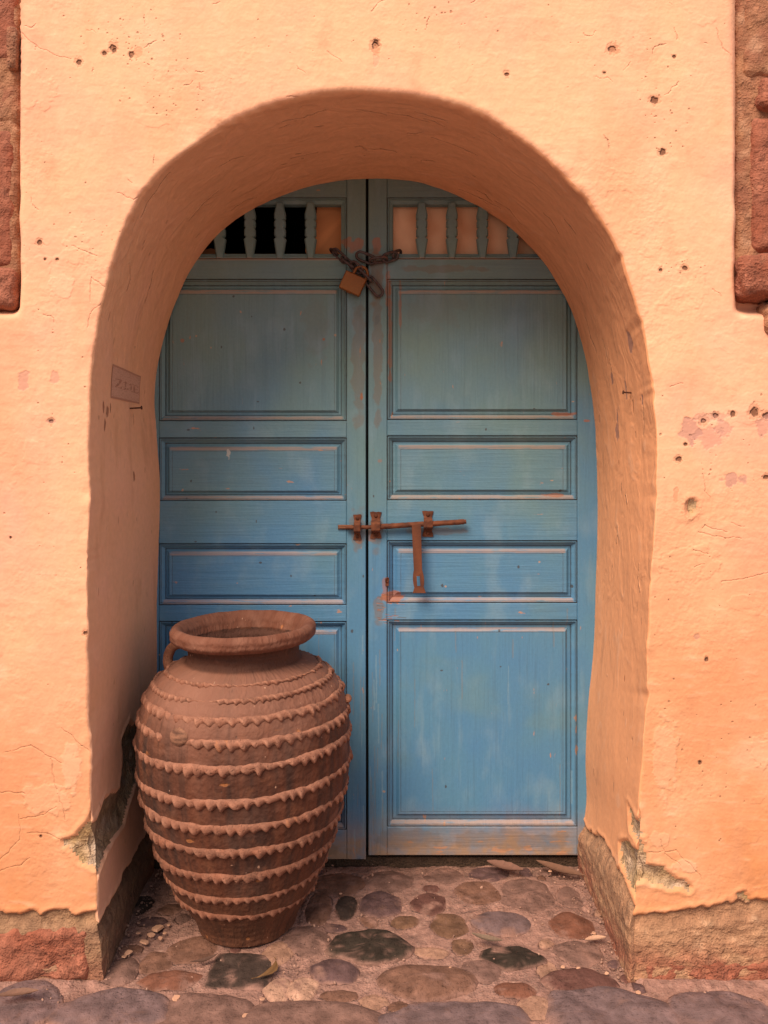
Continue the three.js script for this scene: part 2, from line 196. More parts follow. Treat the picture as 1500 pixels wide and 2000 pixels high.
const house = thing('plastered_wall', 'peach plastered house wall with a deep arched doorway, chipped at its foot', 'wall');
let uOf;                                              // arc position along the opening -> metres (for marks on the reveal)
const revealAt = (() => { // rows of the surface: reveal from the door outwards, the rounded arris, then the face outwards
  const NS = 1060, rows = [];
  for (let k = 0; k <= 74; k++) rows.push(['r', k / 74]);
  for (let k = 1; k <= 9; k++) rows.push(['c', k / 9]);
  for (let k = 1; k <= 62; k++) rows.push(['f', .0062 * k]);
  for (let k = 1; k <= 52; k++) rows.push(['o', (k / 52) ** 1.5]);
  const NR = rows.length, pos = new Float32Array(NS * NR * 3), mask = new Uint8Array(NS * NR), uvF = new Float32Array(NS * NR * 2), uvR = new Float32Array(NS * NR * 2), base = [];
  curveF.arcLengthDivisions = 1200; const len = curveF.getLength();
  for (let i = 0; i < NS; i++) {
    const a = i / (NS - 1), u = curveF.getUtoTmapping(a), f = curveF.getPoint(u), b = curveB.getPoint(u), tg = curveF.getTangent(u);
    let nx = -tg.y, ny = tg.x; if (true) { const l = Math.hypot(nx, ny); nx /= l; ny /= l; }   // outward from the opening (path runs up the left, over, down the right)
    const jag = (.0022 * n2(a * 97, 2) + .0013 * n2(a * 291, 9)) * (.4 + 1.2 * smooth(-.2, .5, n2(a * 21, 31))) + .004 * n2(a * 37, 4) + .006 * smooth(.1, .7, n2(a * 64, 51)) * (.5 + n2(a * 260, 3) * .6);
    base.push({ f, b, nx, ny, a, rc: Math.max(.004, .007 + .009 * smooth(.3, .45, a) * (1 - smooth(.6, .72, a)) + .005 * n2(a * 23, 7)), jag, u });
  }
  const V = (i, j) => (i * NR + j);
  for (let i = 0; i < NS; i++) {
    const { f, b, nx, ny, a, rc, jag, u } = base[i], [ox, oy] = outer(u, f.y), side = u * NE < 15 ? 'l' : u * NE > 22 ? 'r' : 't';
    const fx = f.x + nx * jag, fy = f.y + ny * jag;
    for (let j = 0; j < NR; j++) {
      const [kind, k] = rows[j]; let x, y, z, dx, dy, dz, along = 0;
      if (kind === 'r') { const zz = k * (ZW - rc); z = zz; const t = zz / ZW; const bow = .012 * Math.sin(Math.PI * t) * n2(a * 7, 20); const jt = jag * t ** 6; x = lerp(b.x, f.x, t) + nx * (bow + jt); y = lerp(b.y, f.y, t) + ny * (bow + jt); dx = -nx; dy = -ny; dz = 0; along = zz; }
      else if (kind === 'c') { const q = k * Math.PI / 2; x = fx + nx * rc * (1 - Math.cos(q)); y = fy + ny * rc * (1 - Math.cos(q)); z = ZW - rc + rc * Math.sin(q); dx = -nx * Math.cos(q); dy = -ny * Math.cos(q); dz = Math.sin(q); along = ZW - rc + q * rc; }
      else { const e = kind === 'f' ? k : .0062 * 62, sx = fx + nx * (rc + e), sy = fy + ny * (rc + e); z = ZW; x = sx; y = sy; if (kind === 'o') { x = lerp(sx, ox, k); y = lerp(sy, oy, k); } dx = dy = 0; dz = 1; along = ZW + e; }
      // uneven hand-laid plaster
      let d = .006 * n3(x * 2.3, y * 2.3, z * 2.3 + 4) + .0016 * n3(x * 7, y * 7, z * 7) + 0.0004 * n3(x * 24, y * 24, z * 24) + .0003 * n3(x * 70, y * 70, z * 70);
      const arch = smooth(.28, .36, a) * (1 - smooth(.68, .78, a));
      if (kind === 'r') d += (.0006 + .0028 * arch) * fbm2(a * 34 + 2 * n2(a * 20, z * 6), z * 15, 4);
      if (kind === 'c' || (kind === 'f' && k < .03)) d += .0042 * n3(x * 30, y * 30, z * 30) * smooth(-.3, .5, n3(x * 6, y * 6, 3)) * (1 - smooth(0, .03, kind === 'f' ? k : 0));
      // plaster lost: the core shows 13 mm further back, rough
      let face = dz > .7 ? 'f' : side, m = 0; const [sp, bs] = face === 't' ? [-1, -1] : lost(face, face === 'f' ? x : z, y);
      if (bs > 0) { m = 2; d = -.002 * smooth(0, .01, bs) - .009 * smooth(0, .006, bs) * (1 - smooth(.02, .05, bs)) + .006 * fbm3(x * 14, y * 34, z * 14, 4) + .004 * Math.abs(n3(x * 22, y * 48, z * 22)) * smooth(0, .02, bs) + (side === 'r' && face !== 'f' ? .012 * smooth(.0, .03, bs) : 0); }
      else if (sp > 0) { m = 1; d += -.008 * smooth(-.004, .012, sp) - .010 * smooth(.008, .05, sp) + .010 * smooth(0, .015, sp) * fbm3(x * 24, y * 28, z * 24, 4); }
      else d += .0025 * smooth(-.016, -.006, Math.max(sp, bs)) - .008 * smooth(-.004, .012, sp) - .003 * smooth(-.004, 0, bs);
      // plaster draws back behind the stone window surrounds
      if (dz > .7 && y > 1.55) { const q = x < 0 ? -(x + .886) : x - .832; d -= .05 * smooth(-.020, .014, q + .004 * n2(y * 14, 3)) * smooth(1.575, 1.61, y); }
      if (y < -.02) d = 0;
      const o = V(i, j) * 3; pos[o] = x + dx * d; pos[o + 1] = y + dy * d; pos[o + 2] = z + dz * d; mask[V(i, j)] = m;
      const [p, q] = wallTex.uv(x, y); uvF[V(i, j) * 2] = p; uvF[V(i, j) * 2 + 1] = q; const [g, h] = revTex.uv(a * len, along); uvR[V(i, j) * 2] = g; uvR[V(i, j) * 2 + 1] = h;
    }
  }
  const buckets = { face: [], reveal: [], core: [], footing: [] };
  for (let i = 0; i < NS - 1; i++) for (let j = 0; j < NR - 1; j++) {
    const q = [V(i, j), V(i, j + 1), V(i + 1, j + 1), V(i + 1, j)], m = Math.min(...q.map(v => mask[v])), c = q.filter(v => mask[v] === 2).length;
    const where = c >= 3 ? 'footing' : m >= 1 ? (c ? 'footing' : 'core') : j < 79 ? 'reveal' : 'face';
    buckets[where].push(q[0], q[3], q[1], q[1], q[3], q[2]);
  }
  const whole = new THREE.BufferGeometry(); whole.setAttribute('position', new THREE.BufferAttribute(pos, 3)); whole.setIndex([].concat(buckets.face)); 
  // shared normals over the whole skin so that the pieces join without a seam
  let all = new Uint32Array(Object.values(buckets).reduce((s, b) => s + b.length, 0)), w = 0; for (const b of Object.values(buckets)) { all.set(b, w); w += b.length; }
  whole.setIndex(new THREE.BufferAttribute(all, 1)); whole.computeVertexNormals(); const nor = whole.attributes.normal.array;
  if (nor[V(20, NR - 5) * 3 + 2] < 0) console.log('wall normals face inward');
  const take = (list, uv, color) => { const map = new Map(), P = [], N = [], U = [], C = [], I = []; for (const v of list) { let n = map.get(v); if (n === undefined) { n = map.size; map.set(v, n); const x = pos[v * 3], y = pos[v * 3 + 1], z = pos[v * 3 + 2]; P.push(x, y, z); N.push(nor[v * 3], nor[v * 3 + 1], nor[v * 3 + 2]); if (uv) U.push(uv[v * 2], uv[v * 2 + 1]); if (color) C.push(...color(x, y, z)); } I.push(n); }
    const g = geoFrom(P, I, color ? { color: C } : { uv: U }); g.setAttribute('normal', new THREE.Float32BufferAttribute(N, 3)); return color ? tri(g) : g; };
  part('plaster_face', take(buckets.face, uvF), wallMat, house);
  part('plaster_reveal', take(buckets.reveal, uvR), revMat, house, 'shaded plaster lining of the doorway arch');
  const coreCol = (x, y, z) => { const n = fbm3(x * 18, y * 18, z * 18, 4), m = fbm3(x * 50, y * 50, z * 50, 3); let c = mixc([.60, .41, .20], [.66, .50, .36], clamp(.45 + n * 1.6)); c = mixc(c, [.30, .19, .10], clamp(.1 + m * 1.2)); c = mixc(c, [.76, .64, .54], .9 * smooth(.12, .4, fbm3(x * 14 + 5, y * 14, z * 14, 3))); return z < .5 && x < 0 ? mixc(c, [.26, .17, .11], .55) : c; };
  const left = [], right = [], cl = [], cr = []; for (let t = 0; t < buckets.footing.length; t += 3) (pos[buckets.footing[t] * 3] < 0 ? left : right).push(...buckets.footing.slice(t, t + 3)); for (let t = 0; t < buckets.core.length; t += 3) (pos[buckets.core[t] * 3] < 0 ? cl : cr).push(...buckets.core.slice(t, t + 3));
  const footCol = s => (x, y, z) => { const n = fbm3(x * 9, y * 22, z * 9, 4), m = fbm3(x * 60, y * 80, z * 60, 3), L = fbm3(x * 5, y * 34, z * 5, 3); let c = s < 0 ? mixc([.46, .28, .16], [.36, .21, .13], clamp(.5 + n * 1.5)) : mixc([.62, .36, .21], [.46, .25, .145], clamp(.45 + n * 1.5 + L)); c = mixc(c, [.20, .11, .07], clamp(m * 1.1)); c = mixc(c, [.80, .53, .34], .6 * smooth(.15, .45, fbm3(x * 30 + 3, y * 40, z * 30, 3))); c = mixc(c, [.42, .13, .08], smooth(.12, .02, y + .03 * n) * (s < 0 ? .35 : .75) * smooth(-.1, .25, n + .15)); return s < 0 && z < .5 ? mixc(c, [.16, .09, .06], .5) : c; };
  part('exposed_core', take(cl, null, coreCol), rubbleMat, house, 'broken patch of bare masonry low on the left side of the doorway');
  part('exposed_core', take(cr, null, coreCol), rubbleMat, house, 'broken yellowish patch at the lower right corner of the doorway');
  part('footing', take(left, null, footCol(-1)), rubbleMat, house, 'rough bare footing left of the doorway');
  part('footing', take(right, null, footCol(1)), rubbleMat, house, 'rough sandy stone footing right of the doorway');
  uOf = len;
  return (k, zz) => { const u = k / NE, f = curveF.getPoint(u), b = curveB.getPoint(u), t = zz / ZW, tg = curveF.getTangent(u); return { p: new THREE.Vector3(lerp(b.x, f.x, t), lerp(b.y, f.y, t), zz), n: new THREE.Vector3(tg.y, -tg.x, 0).normalize() }; };
})();
{ // the marks on the reveal, in (metres along the arch, depth)
  const toS2 = (px, py, side) => { // a point on a jamb -> (s, z)
    const x = side < 0 ? -.708 : .632, d = FOCAL * x / (px - 760), y = EYE - (py - 890) / FOCAL * d; let best = 0, e = 9; for (let i = 0; i <= 600; i++) { const a = i / 600, p = curveF.getPointAt(a); if (p.x * side < .3) continue; const q = Math.abs(p.y - y); if (q < e) { e = q; best = a; } } return [best * uOf, CAMZ - d]; };
  const rust = [.22, .075, .035];
  for (const [px, py, rs, rz] of [[202, 795, .018, .006], [210, 806, .014, .010], [216, 800, .016, .004], [205, 830, .02, .006], [258, 930, .014, .008]]) { const [s, t] = toS2(px, py, -1); revTex.blob(s, t, rs, rz, rust, .75, -.002, .8, 60); }
  for (const [px, py, rs, rz, c] of [[1207, 720, .02, .012, 1], [1230, 745, .03, .007, 1], [1210, 800, .03, .006, 1], [1208, 825, .03, .016, 1], [1252, 660, .03, .02, 1], [1259, 780, .016, .006, 1], [1130, 670, .05, .014, 1], [1240, 790, .02, .005, 2], [1210, 885, .008, .005, 2], [1235, 1290, .01, .006, 2]]) { const [s, t] = toS2(px, py, 1); revTex.blob(s, t, rs, rz, c === 1 ? [.30, .17, .15] : [.42, .15, .06], .75, -.001, .9, 50); }
  const r = rng(9); for (let i = 0; i < 120; i++) revTex.blob(.2 + 4.8 * r(), .05 + .45 * r(), .003 + .02 * r() * r(), .002 + .003 * r(), r() < .5 ? [.40, .19, .10] : [.82, .48, .30], .5, (r() - .5) * .004, .8, 60);
  for (let i = 0; i < 34; i++) { const s = 1.5 + 2.7 * r(), t = .04 + .47 * r(), l = .03 + .10 * r(); revTex.line([[s, t], [s + l * .5, t + .02 * (r() - .5)], [s + l, t + .05 * (r() - .5)]], .0016 + .002 * r(), r() < .3 ? [.50, .25, .14] : [.84, .50, .30], .35, r() < .5 ? -.0035 : .0035, .004); }
}
Object.assign(wallMat, wallTex.maps(.01));
Object.assign(revMat, revTex.maps(.01));
{ // the house behind: closes off the room that the door's grille looks into
  const g = []; const b = (x0, y0, z0, x1, y1, z1) => { const q = new THREE.BoxGeometry(x1 - x0, y1 - y0, z1 - z0); q.translate((x0 + x1) / 2, (y0 + y1) / 2, (z0 + z1) / 2); g.push(q); };
  b(-WX - .2, -.1, -3, -WX + .003, WY + .2, ZW - .02); b(WX - .003, -.1, -3, WX + .2, WY + .2, ZW - .02); b(-WX, WY - .003, -3, WX, WY + .2, ZW - .02); b(-WX, -.1, -3.2, WX, WY, -3);
  part('wall_core', vcolor(tri(mergeGeometries(g)), () => [.16, .10, .07]), rubbleMat, house);
}

// a roughly dressed block: a subdivided box, rounded and knocked about
function block(w, h, d, seed, amp = .006, cell = .009) {
  const g = mergeVertices(new RoundedBoxGeometry(w, h, d, 3, Math.min(w, h, d) * .16).deleteAttribute('uv').deleteAttribute('normal'));
  const s = new THREE.BoxGeometry(w, h, d, Math.max(2, Math.round(w / cell)), Math.max(2, Math.round(h / cell)), Math.max(2, Math.round(d / cell))); s.deleteAttribute('uv'); s.deleteAttribute('normal');
  const m = mergeVertices(s), p = m.attributes.position, rr = Math.min(.020, Math.min(w, h, d) * .3); g.dispose();
  for (let i = 0; i < p.count; i++) { const v = [p.getX(i), p.getY(i), p.getZ(i)], e = [w / 2, h / 2, d / 2], q = v.map((a, k) => clamp(a, -e[k] + rr, e[k] - rr)), dv = v.map((a, k) => a - q[k]), l = Math.hypot(...dv) || 1; const out = q.map((a, k) => a + dv[k] / l * Math.min(l, rr)); p.setXYZ(i, ...out); }
  m.computeVertexNormals(); displace(m, (x, y, z) => amp * (fbm3(x * 14 + seed * 7, y * 14, z * 14, 3) * 1.6 + .5 * n3(x * 50, y * 50 + seed, z * 50))); return tri(m);
}
const redCol = seed => (x, y, z) => { const n = fbm3(x * 12 + seed, y * 12, z * 12, 4), m = fbm3(x * 60, y * 60 + seed, z * 60, 3); let c = mixc([.36, .115, .065], [.48, .19, .12], clamp(.5 + n * 1.7)); c = mixc(c, [.17, .055, .035], clamp(m * 1.3 + .3 * n)); return mixc(c, [.55, .27, .17], .7 * smooth(.2, .5, fbm3(x * 22, y * 22 + 9, z * 22 + seed, 3))); };
const tanCol = seed => (x, y, z) => { const n = fbm3(x * 14 + seed, y * 14, z * 14, 4); return mixc(mixc([.52, .27, .15], [.36, .15, .09], clamp(.5 + n * 1.6)), [.66, .40, .26], .6 * smooth(.1, .4, fbm3(x * 25, y * 25, z * 25 + seed, 3))); };
function put(geo, x, y, z) { return geo.translate(x, y, z); }
{ // red stone of two window surrounds that reach into the picture
  const L = pgroup('window_surround', house, 'dark red stone window surround at the upper left edge');
  const mk = (par, name, x0, y0, x1, y1, z0, z1, seed, col, amp) => part(name, put(vcolor(block(x1 - x0, y1 - y0, z1 - z0, seed, amp), col(seed)), (x0 + x1) / 2, (y0 + y1) / 2, (z0 + z1) / 2), rubbleMat, par);
  mk(L, 'mortar_bed', -1.2, 1.62, -.887, 2.5, .40, .530, 12, tanCol, .006); mk(L, 'stone', -1.2, 1.70, -.898, 2.035, .42, .534, 1, redCol, .004); mk(L, 'stone', -1.2, 2.19, -.890, 2.5, .42, .536, 2, redCol, .004); mk(L, 'stone', -1.2, 2.04, -.886, 2.17, .42, .531, 3, tanCol, .012); mk(L, 'sill_stone', -1.22, 1.60, -.888, 1.70, .42, .553, 4, redCol, .008); mk(L, 'chipped_stone', -.908, 2.17, -.886, 2.27, .49, .545, 11, tanCol, .006);
  const R = pgroup('window_surround', house, 'red stone window surround at the upper right edge');
  mk(R, 'mortar_bed', .830, 1.69, 1.2, 2.5, .40, .531, 10, tanCol, .006); mk(R, 'stone', .862, 1.735, 1.2, 2.06, .42, .543, 5, redCol, .006); mk(R, 'stone', .846, 2.15, 1.2, 2.5, .42, .540, 6, tanCol, .009); mk(R, 'stone', .876, 2.075, 1.2, 2.15, .42, .560, 7, redCol, .012); mk(R, 'sill_stone', .824, 1.624, 1.25, 1.722, .42, .584, 8, redCol, .009); mk(R, 'bracket_stone', .882, 1.535, 1.15, 1.615, .46, .576, 9, tanCol, .016);
  // a red block bedded in the footing on the left
  part('base_stone', put(vcolor(block(.62, .125, .10, 21, .012, .008), redCol(21)), -1.02, .066, .506), rubbleMat, house, 'reddish stone block bedded in the footing left of the doorway');
  part('base_stone', put(vcolor(block(.34, .060, .10, 23, .013, .008), redCol(25)), .77, .026, .502), rubbleMat, house, 'low reddish stone at the foot of the wall right of the doorway');
}
{ // faded stencilled number on the left jamb
  const cv = document.createElement('canvas'); cv.width = 256; cv.height = 256; const c = cv.getContext('2d');
  c.fillStyle = '#cfa48c'; c.fillRect(0, 0, 256, 256); const r = rng(3);
  for (let i = 0; i < 2600; i++) { c.fillStyle = r() < .5 ? 'rgba(190,140,118,.25)' : 'rgba(150,108,92,.22)'; c.fillRect(r() * 256, r() * 256, 2 + 7 * r(), 2 + 5 * r()); }
  c.fillStyle = '#b5846c'; c.fillRect(0, 0, 256, 15); c.fillRect(0, 241, 256, 15); c.fillRect(0, 0, 4, 256); c.fillRect(251, 0, 5, 256);
  c.fillStyle = '#a5755f'; c.font = 'bold 96px serif'; c.fillText('Z', 26, 166); c.fillText('1', 88, 166); c.fillText('.', 124, 160); c.fillText('1', 142, 166); c.fillText('E', 184, 166);
  for (let i = 0; i < 520; i++) { c.fillStyle = `rgba(207,164,140,${.35 + .5 * r()})`; const x = 20 + 220 * r(), y = 60 + 140 * r(); c.fillRect(x, y, 2 + 9 * r(), 2 + 6 * r()); }
  const t = new THREE.CanvasTexture(cv); t.colorSpace = THREE.SRGBColorSpace;
  const q = [[222, 711], [281, 735], [280, 789], [222, 777]].map(([px, py]) => { const d = FOCAL * .700 / (760 - px); return [-.700, EYE - (py - 890) / FOCAL * d, CAMZ - d]; });
  const ray = new THREE.Raycaster(); const revMesh = house.children.find(o => o.name === 'plaster_reveal'); house.updateMatrixWorld(true);
  // bilinear patch laid on the jamb's own surface
  const P = [], U = [], I = [], N = 8; for (let j = 0; j <= N; j++) for (let i = 0; i <= N; i++) { const u = i / N, v = j / N, z = lerp(lerp(q[0][2], q[1][2], u), lerp(q[3][2], q[2][2], u), v), y = lerp(lerp(q[0][1], q[1][1], u), lerp(q[3][1], q[2][1], u), v); ray.set(new THREE.Vector3(-.3, y, z), new THREE.Vector3(-1, 0, 0)); const hit = ray.intersectObject(revMesh)[0]; P.push((hit ? hit.point.x : -.7) + .0012, y, z); U.push(u, 1 - v); if (i < N && j < N) { const o = j * (N + 1) + i; I.push(o, o + N + 1, o + 1, o + 1, o + N + 1, o + N + 2); } }
  const g = geoFrom(P, I, { uv: U });
  part('painted_plate', g, new THREE.MeshStandardMaterial({ map: t, roughness: .95, side: THREE.DoubleSide }), house, 'faded painted number plate on the left side of the doorway');
}
const rustMat = new THREE.MeshStandardMaterial({ vertexColors: true, roughness: .88, metalness: .15, ...ironRelief });
const rustCol = (seed = 0, k = 1) => (x, y, z) => { const n = fbm3(x * 60 + seed, y * 60, z * 60, 3); return mixc(mixc([.095 * k, .032 * k, .017 * k], [.19 * k, .066 * k, .030 * k], clamp(.5 + n * 1.8)), [.06, .028, .02], clamp(n * -1.3)); };
function rod(a, b, r, seg = 10) { const A = new THREE.Vector3(...a), B = new THREE.Vector3(...b), l = A.distanceTo(B), g = new THREE.CylinderGeometry(r, r, l, seg, Math.max(2, Math.round(l / .01))); g.applyQuaternion(new THREE.Quaternion().setFromUnitVectors(new THREE.Vector3(0, 1, 0), B.clone().sub(A).normalize())); g.translate(...A.add(B).multiplyScalar(.5).toArray()); return g; }
for (const [px, py, side, lab] of [[255, 798, -1, 'rusty nail below the painted plate'], [1240, 768, 1, 'rusty nail in the right side of the doorway'], [1161, 788, 1, 'thin nail beside the right edge of the door']]) {
  const x = side < 0 ? -.708 : .634, d = FOCAL * x / (px - 760), y = EYE - (py - 890) / FOCAL * d, z = CAMZ - d; const s = -side * .03;
  part('nail', vcolor(tri(mergeGeometries([rod([x - s * .4, y, z], [x + s, y + .002, z + .004], .0022, 7), rod([x + s, y + .002, z + .004], [x + s * 1.08, y + .0022, z + .004], .0052, 9)])), rustCol(4, .6)), rustMat, house, lab);
}

// ------------------------------------------------------------------ the double door
const DX = px => (px - 760) / 640, DY = py => EYE - (py - 890) / 640;
const doorTex = new Tex(1440, 2048, -.78, -.03, .72, 2.13);
const PAN = { L: { x0: 310, x1: 677, f0: 331, f1: 657, rows: [[545, 822, 571, 805], [855, 978, 878, 962], [1062, 1182, 1084, 1165], [1214, 1621, 1238, 1598]] }, R: { x0: 756, x1: 1128, f0: 779, f1: 1105, rows: [[545, 820, 571, 803], [851, 977, 875, 960], [1056, 1178, 1079, 1160], [1211, 1615, 1233, 1590]] } };
{
  const B0 = [.072, .222, .415], B1 = [.092, .252, .355], GR = [.185, .265, .185], WOOD = [.47, .245, .14], LT = [.23, .37, .45], DK = [.05, .10, .14];
  const inPanel = (X, Y) => { for (const k of ['L', 'R']) for (const q of PAN[k].rows) if (X > DX(PAN[k].x0) && X < DX(PAN[k].x1) && Y < DY(q[0]) && Y > DY(q[1])) return [k, q]; return null; };
  doorTex.fill((x, y) => {
    const pn = inPanel(x, y), stile = Math.abs(x - DX(697)) < .035 || Math.abs(x - DX(737)) < .032 || x > DX(1128) || x < DX(310);
    const hor = pn ? (pn[1][1] - pn[1][0] < 150) : !stile;
    const gx = hor ? 3 : 75, gy = hor ? 75 : 3, grain = fbm2(x * gx + 11, y * gy, 4), grain2 = fbm2(x * gx * 2.7, y * gy * 2.7 + 9, 3);
    const mid = fbm2(x * 4 + 2, y * 3, 4), bl = fbm2(x * 11 + 30, y * 7, 4), fine = fbm2(x * 110, y * 110, 2);
    let c = mixc(B0, B1, clamp(.25 + .5 * smooth(.8, 1.5, y) + mid));
    c = mixc(c, GR, clamp(.58 * smooth(.85, 1.75, y + .2 * mid) + .15 * mid));       // grime under the arch, plus the duller, greener light there painted in
    c = mixc(c, LT, clamp(.28 * smooth(.0, .5, bl) + .22 * smooth(.12, .5, fbm2(x * 26, y * 4 + 60, 3)) * (hor ? .4 : 1)));
    c = mixc(c, DK, clamp(.13 * smooth(.05, .45, grain) + .10 * smooth(.2, .5, grain2)));
    c = mixc(c, GR, .14 * smooth(.1, .4, fbm2(x * 3 + 90, y * 5, 4)));
    const foot = smooth(.20, .0, y + .05 * mid) ; c = mixc(c, [.34, .235, .165], clamp(foot * (.95 + 1.1 * fbm2(x * 20, y * 24, 3))));
    c = mixc(c, WOOD, .8 * smooth(.45, .56, fbm2(x * (hor ? 16 : 50) + 5, y * (hor ? 50 : 16), 4) + .25 * foot));
    const f = 1 + .08 * fine; return [c[0] * f, c[1] * f, c[2] * f, .0006 * grain + .0004 * grain2 + .0002 * fine];
  });
  // dust and bare wood lie on the ledges that face upward
  const strip = (x0, x1, y0, y1, k = .5) => doorTex.each(DX(x0), DY(y1), DX(x1), DY(y0), (X, Y, o) => { const e = k * (1 - .85 * smooth(.0, .4, fbm2(X * 14, Y * 160, 4))) * smooth(0, .008, Math.min(X - DX(x0), DX(x1) - X)); doorTex.tint(o, [.44, .275, .18], e); });
  for (const k of ['L', 'R']) { const p = PAN[k]; for (const [a, b, c, d] of p.rows) { strip(p.f0 - 3, p.f1 + 3, c - 5, c + 1.5); strip(p.x0 + 5, p.x1 - 5, b - 8.5, b - 2.5); } }
  const quirk = (x0, y0, x1, y1, w, k) => doorTex.line([[DX(x0), DY(y0)], [DX(x1), DY(y0)], [DX(x1), DY(y1)], [DX(x0), DY(y1)], [DX(x0), DY(y0)]], w / 640, [.055, .05, .045], k, -.0004, .0003, .35);
  for (const K of ['L', 'R']) { const p = PAN[K]; for (const [a, b, c, d] of p.rows) { quirk(p.x0 + .8, a + .8, p.x1 - .8, b - .8, 1.3, .75); quirk(p.x0 + 4, a + 4, p.x1 - 4, b - 4, .8, .5); quirk(p.x0 + 11, a + 11, p.x1 - 11, b - 11, 1.2, .6); quirk(p.f0 + 4, c + 3, p.f1 - 4, d - 2, .9, .45); } quirk(p.x0 + 1, 386, p.x1 - 1, 505, 1.2, .6); }
  strip(768, 1170, 503, 507); strip(300, 668, 504, 508);
  const grime = (px, py, rx, ry, col, k, fr = 40) => doorTex.blob(DX(px), DY(py), rx / 640, ry / 640, col, k, 0, .9, fr);
  const RU = [.36, .13, .055], BR = [.17, .12, .075];
  for (const [px, py, rx, ry, k] of [[690, 478, 22, 14, .6], [735, 480, 10, 16, .6], [768, 1166, 22, 12, .8], [752, 1150, 6, 26, .5], [762, 650, 4, 120, .5], [757, 560, 6, 40, .5], [782, 600, 3, 50, .45], [706, 772, 4, 9, .9], [632, 662, 3, 3, .8], [355, 665, 4, 4, .6], [1100, 808, 26, 4, .7], [700, 1056, 8, 5, .7], [724, 1045, 10, 14, .4], [1085, 968, 24, 4, .6], [1145, 822, 7, 3, .7], [742, 900, 5, 4, .4]]) grime(px, py, rx, ry, RU, k);
  for (const [px, py, rx, ry, k] of [[735, 540, 16, 60, .6], [700, 700, 14, 140, .4], [738, 680, 10, 160, .45], [700, 1030, 18, 40, .45], [735, 1040, 16, 44, .45], [850, 1038, 60, 8, .4], [860, 525, 90, 8, .4], [620, 640, 30, 70, .12], [850, 600, 60, 40, .12], [740, 1190, 14, 30, .5], [1000, 1640, 130, 20, .35], [800, 1640, 70, 20, .35], [560, 1660, 120, 16, .4]]) grime(px, py, rx, ry, BR, k, 24);
  const r = rng(12);
  for (let i = 0; i < 60; i++) { const px = 310 + 850 * r(), py = 560 + 1100 * r(); grime(px, py, 1 + 2.2 * r(), 1 + 2.5 * r(), r() < .5 ? [.05, .05, .05] : [.45, .30, .2], .8, 120); }
  for (let i = 0; i < 46; i++) { const px = r() < .5 ? 690 + 60 * r() : 320 + 820 * r(), py = 1180 + 470 * r(), l = 20 + 90 * r(); doorTex.line([[DX(px), DY(py)], [DX(px + 3 * (r() - .5)), DY(py + l)]], .0016 + .002 * r(), r() < .5 ? [.20, .19, .16] : LT, .35, -.0002, .001); }
  for (let i = 0; i < 26; i++) { const px = 735 + 60 * r() * r(), py = 1160 + 60 * r(), l = 5 + 12 * r(); doorTex.line([[DX(px), DY(py)], [DX(px + l), DY(py + 1)]], .0015, r() < .6 ? RU : [.12, .10, .08], .7, -.0004, .001); }
  grime(445, 886, 4, 10, [.55, .55, .5], .7, 90); grime(737, 625, 5, 9, [.12, .16, .16], .8, 50);
}
const paint = new THREE.MeshStandardMaterial({ roughness: .62, ...doorTex.maps(.004) });
// rectangular rings: a list of [inset, z] from the outside in; the middle closes on the last ring unless open
function rings(x0, y0, x1, y1, prof, open) {
  const P = [], I = []; const quad = (a, b, c, d) => { const o = P.length / 3; P.push(...a, ...b, ...c, ...d); I.push(o, o + 1, o + 2, o, o + 2, o + 3); };
  const R = ([e, z]) => [[x0 + e, y0 + e, z], [x1 - e, y0 + e, z], [x1 - e, y1 - e, z], [x0 + e, y1 - e, z]];
  for (let k = 1; k < prof.length; k++) { const A = R(prof[k - 1]), B = R(prof[k]); for (let s = 0; s < 4; s++) { const t = (s + 1) % 4; quad(A[s], A[t], B[t], B[s]); } }
  if (!open) { const e = R(prof.at(-1)), N = 6; const m = (u, v) => [lerp(e[0][0], e[1][0], u), lerp(e[0][1], e[3][1], v), e[0][2]]; for (let i = 0; i < N; i++) for (let j = 0; j < N; j++) quad(m(i / N, j / N), m((i + 1) / N, j / N), m((i + 1) / N, (j + 1) / N), m(i / N, (j + 1) / N)); }
  return planarUV(geoFrom(P, I), doorTex);
}
const board = (x0, x1, y0, y1, z = 0) => rings(DX(x0), DY(y1), DX(x1), DY(y0), [[0, -.035], [0, z - .0022], [.0022, z]]);
function baluster(px) { // flat-sided turned spindle with two blocks at its waist
  const prof = [[505, 6.5], [497, 7.2], [472, 11], [466, 12], [464, 8.5], [461, 8.5], [459, 11], [447, 11], [445, 9], [443, 9], [441, 11], [431, 11], [429, 8], [426, 11], [418, 11.5], [402, 8], [396, 7.5]];
  const P = [], I = []; for (const [py, w] of prof) { const y = DY(py), x = DX(px), a = w / 640, d = .011, c = .006; for (const [dx, dz] of [[-a, -d], [-a, d - c], [-a + c * .7, d], [a - c * .7, d], [a, d - c], [a, -d]]) P.push(x + dx, y, -.010 + dz); }
  for (let k = 0; k < prof.length - 1; k++) for (let s = 0; s < 6; s++) { const t = (s + 1) % 6, a = k * 6 + s, b = k * 6 + t, c = a + 6, d = b + 6; I.push(a, c, b, b, c, d); }
  const g = geoFrom(P, I).toNonIndexed(); g.computeVertexNormals(); return planarUV(g, doorTex);
}
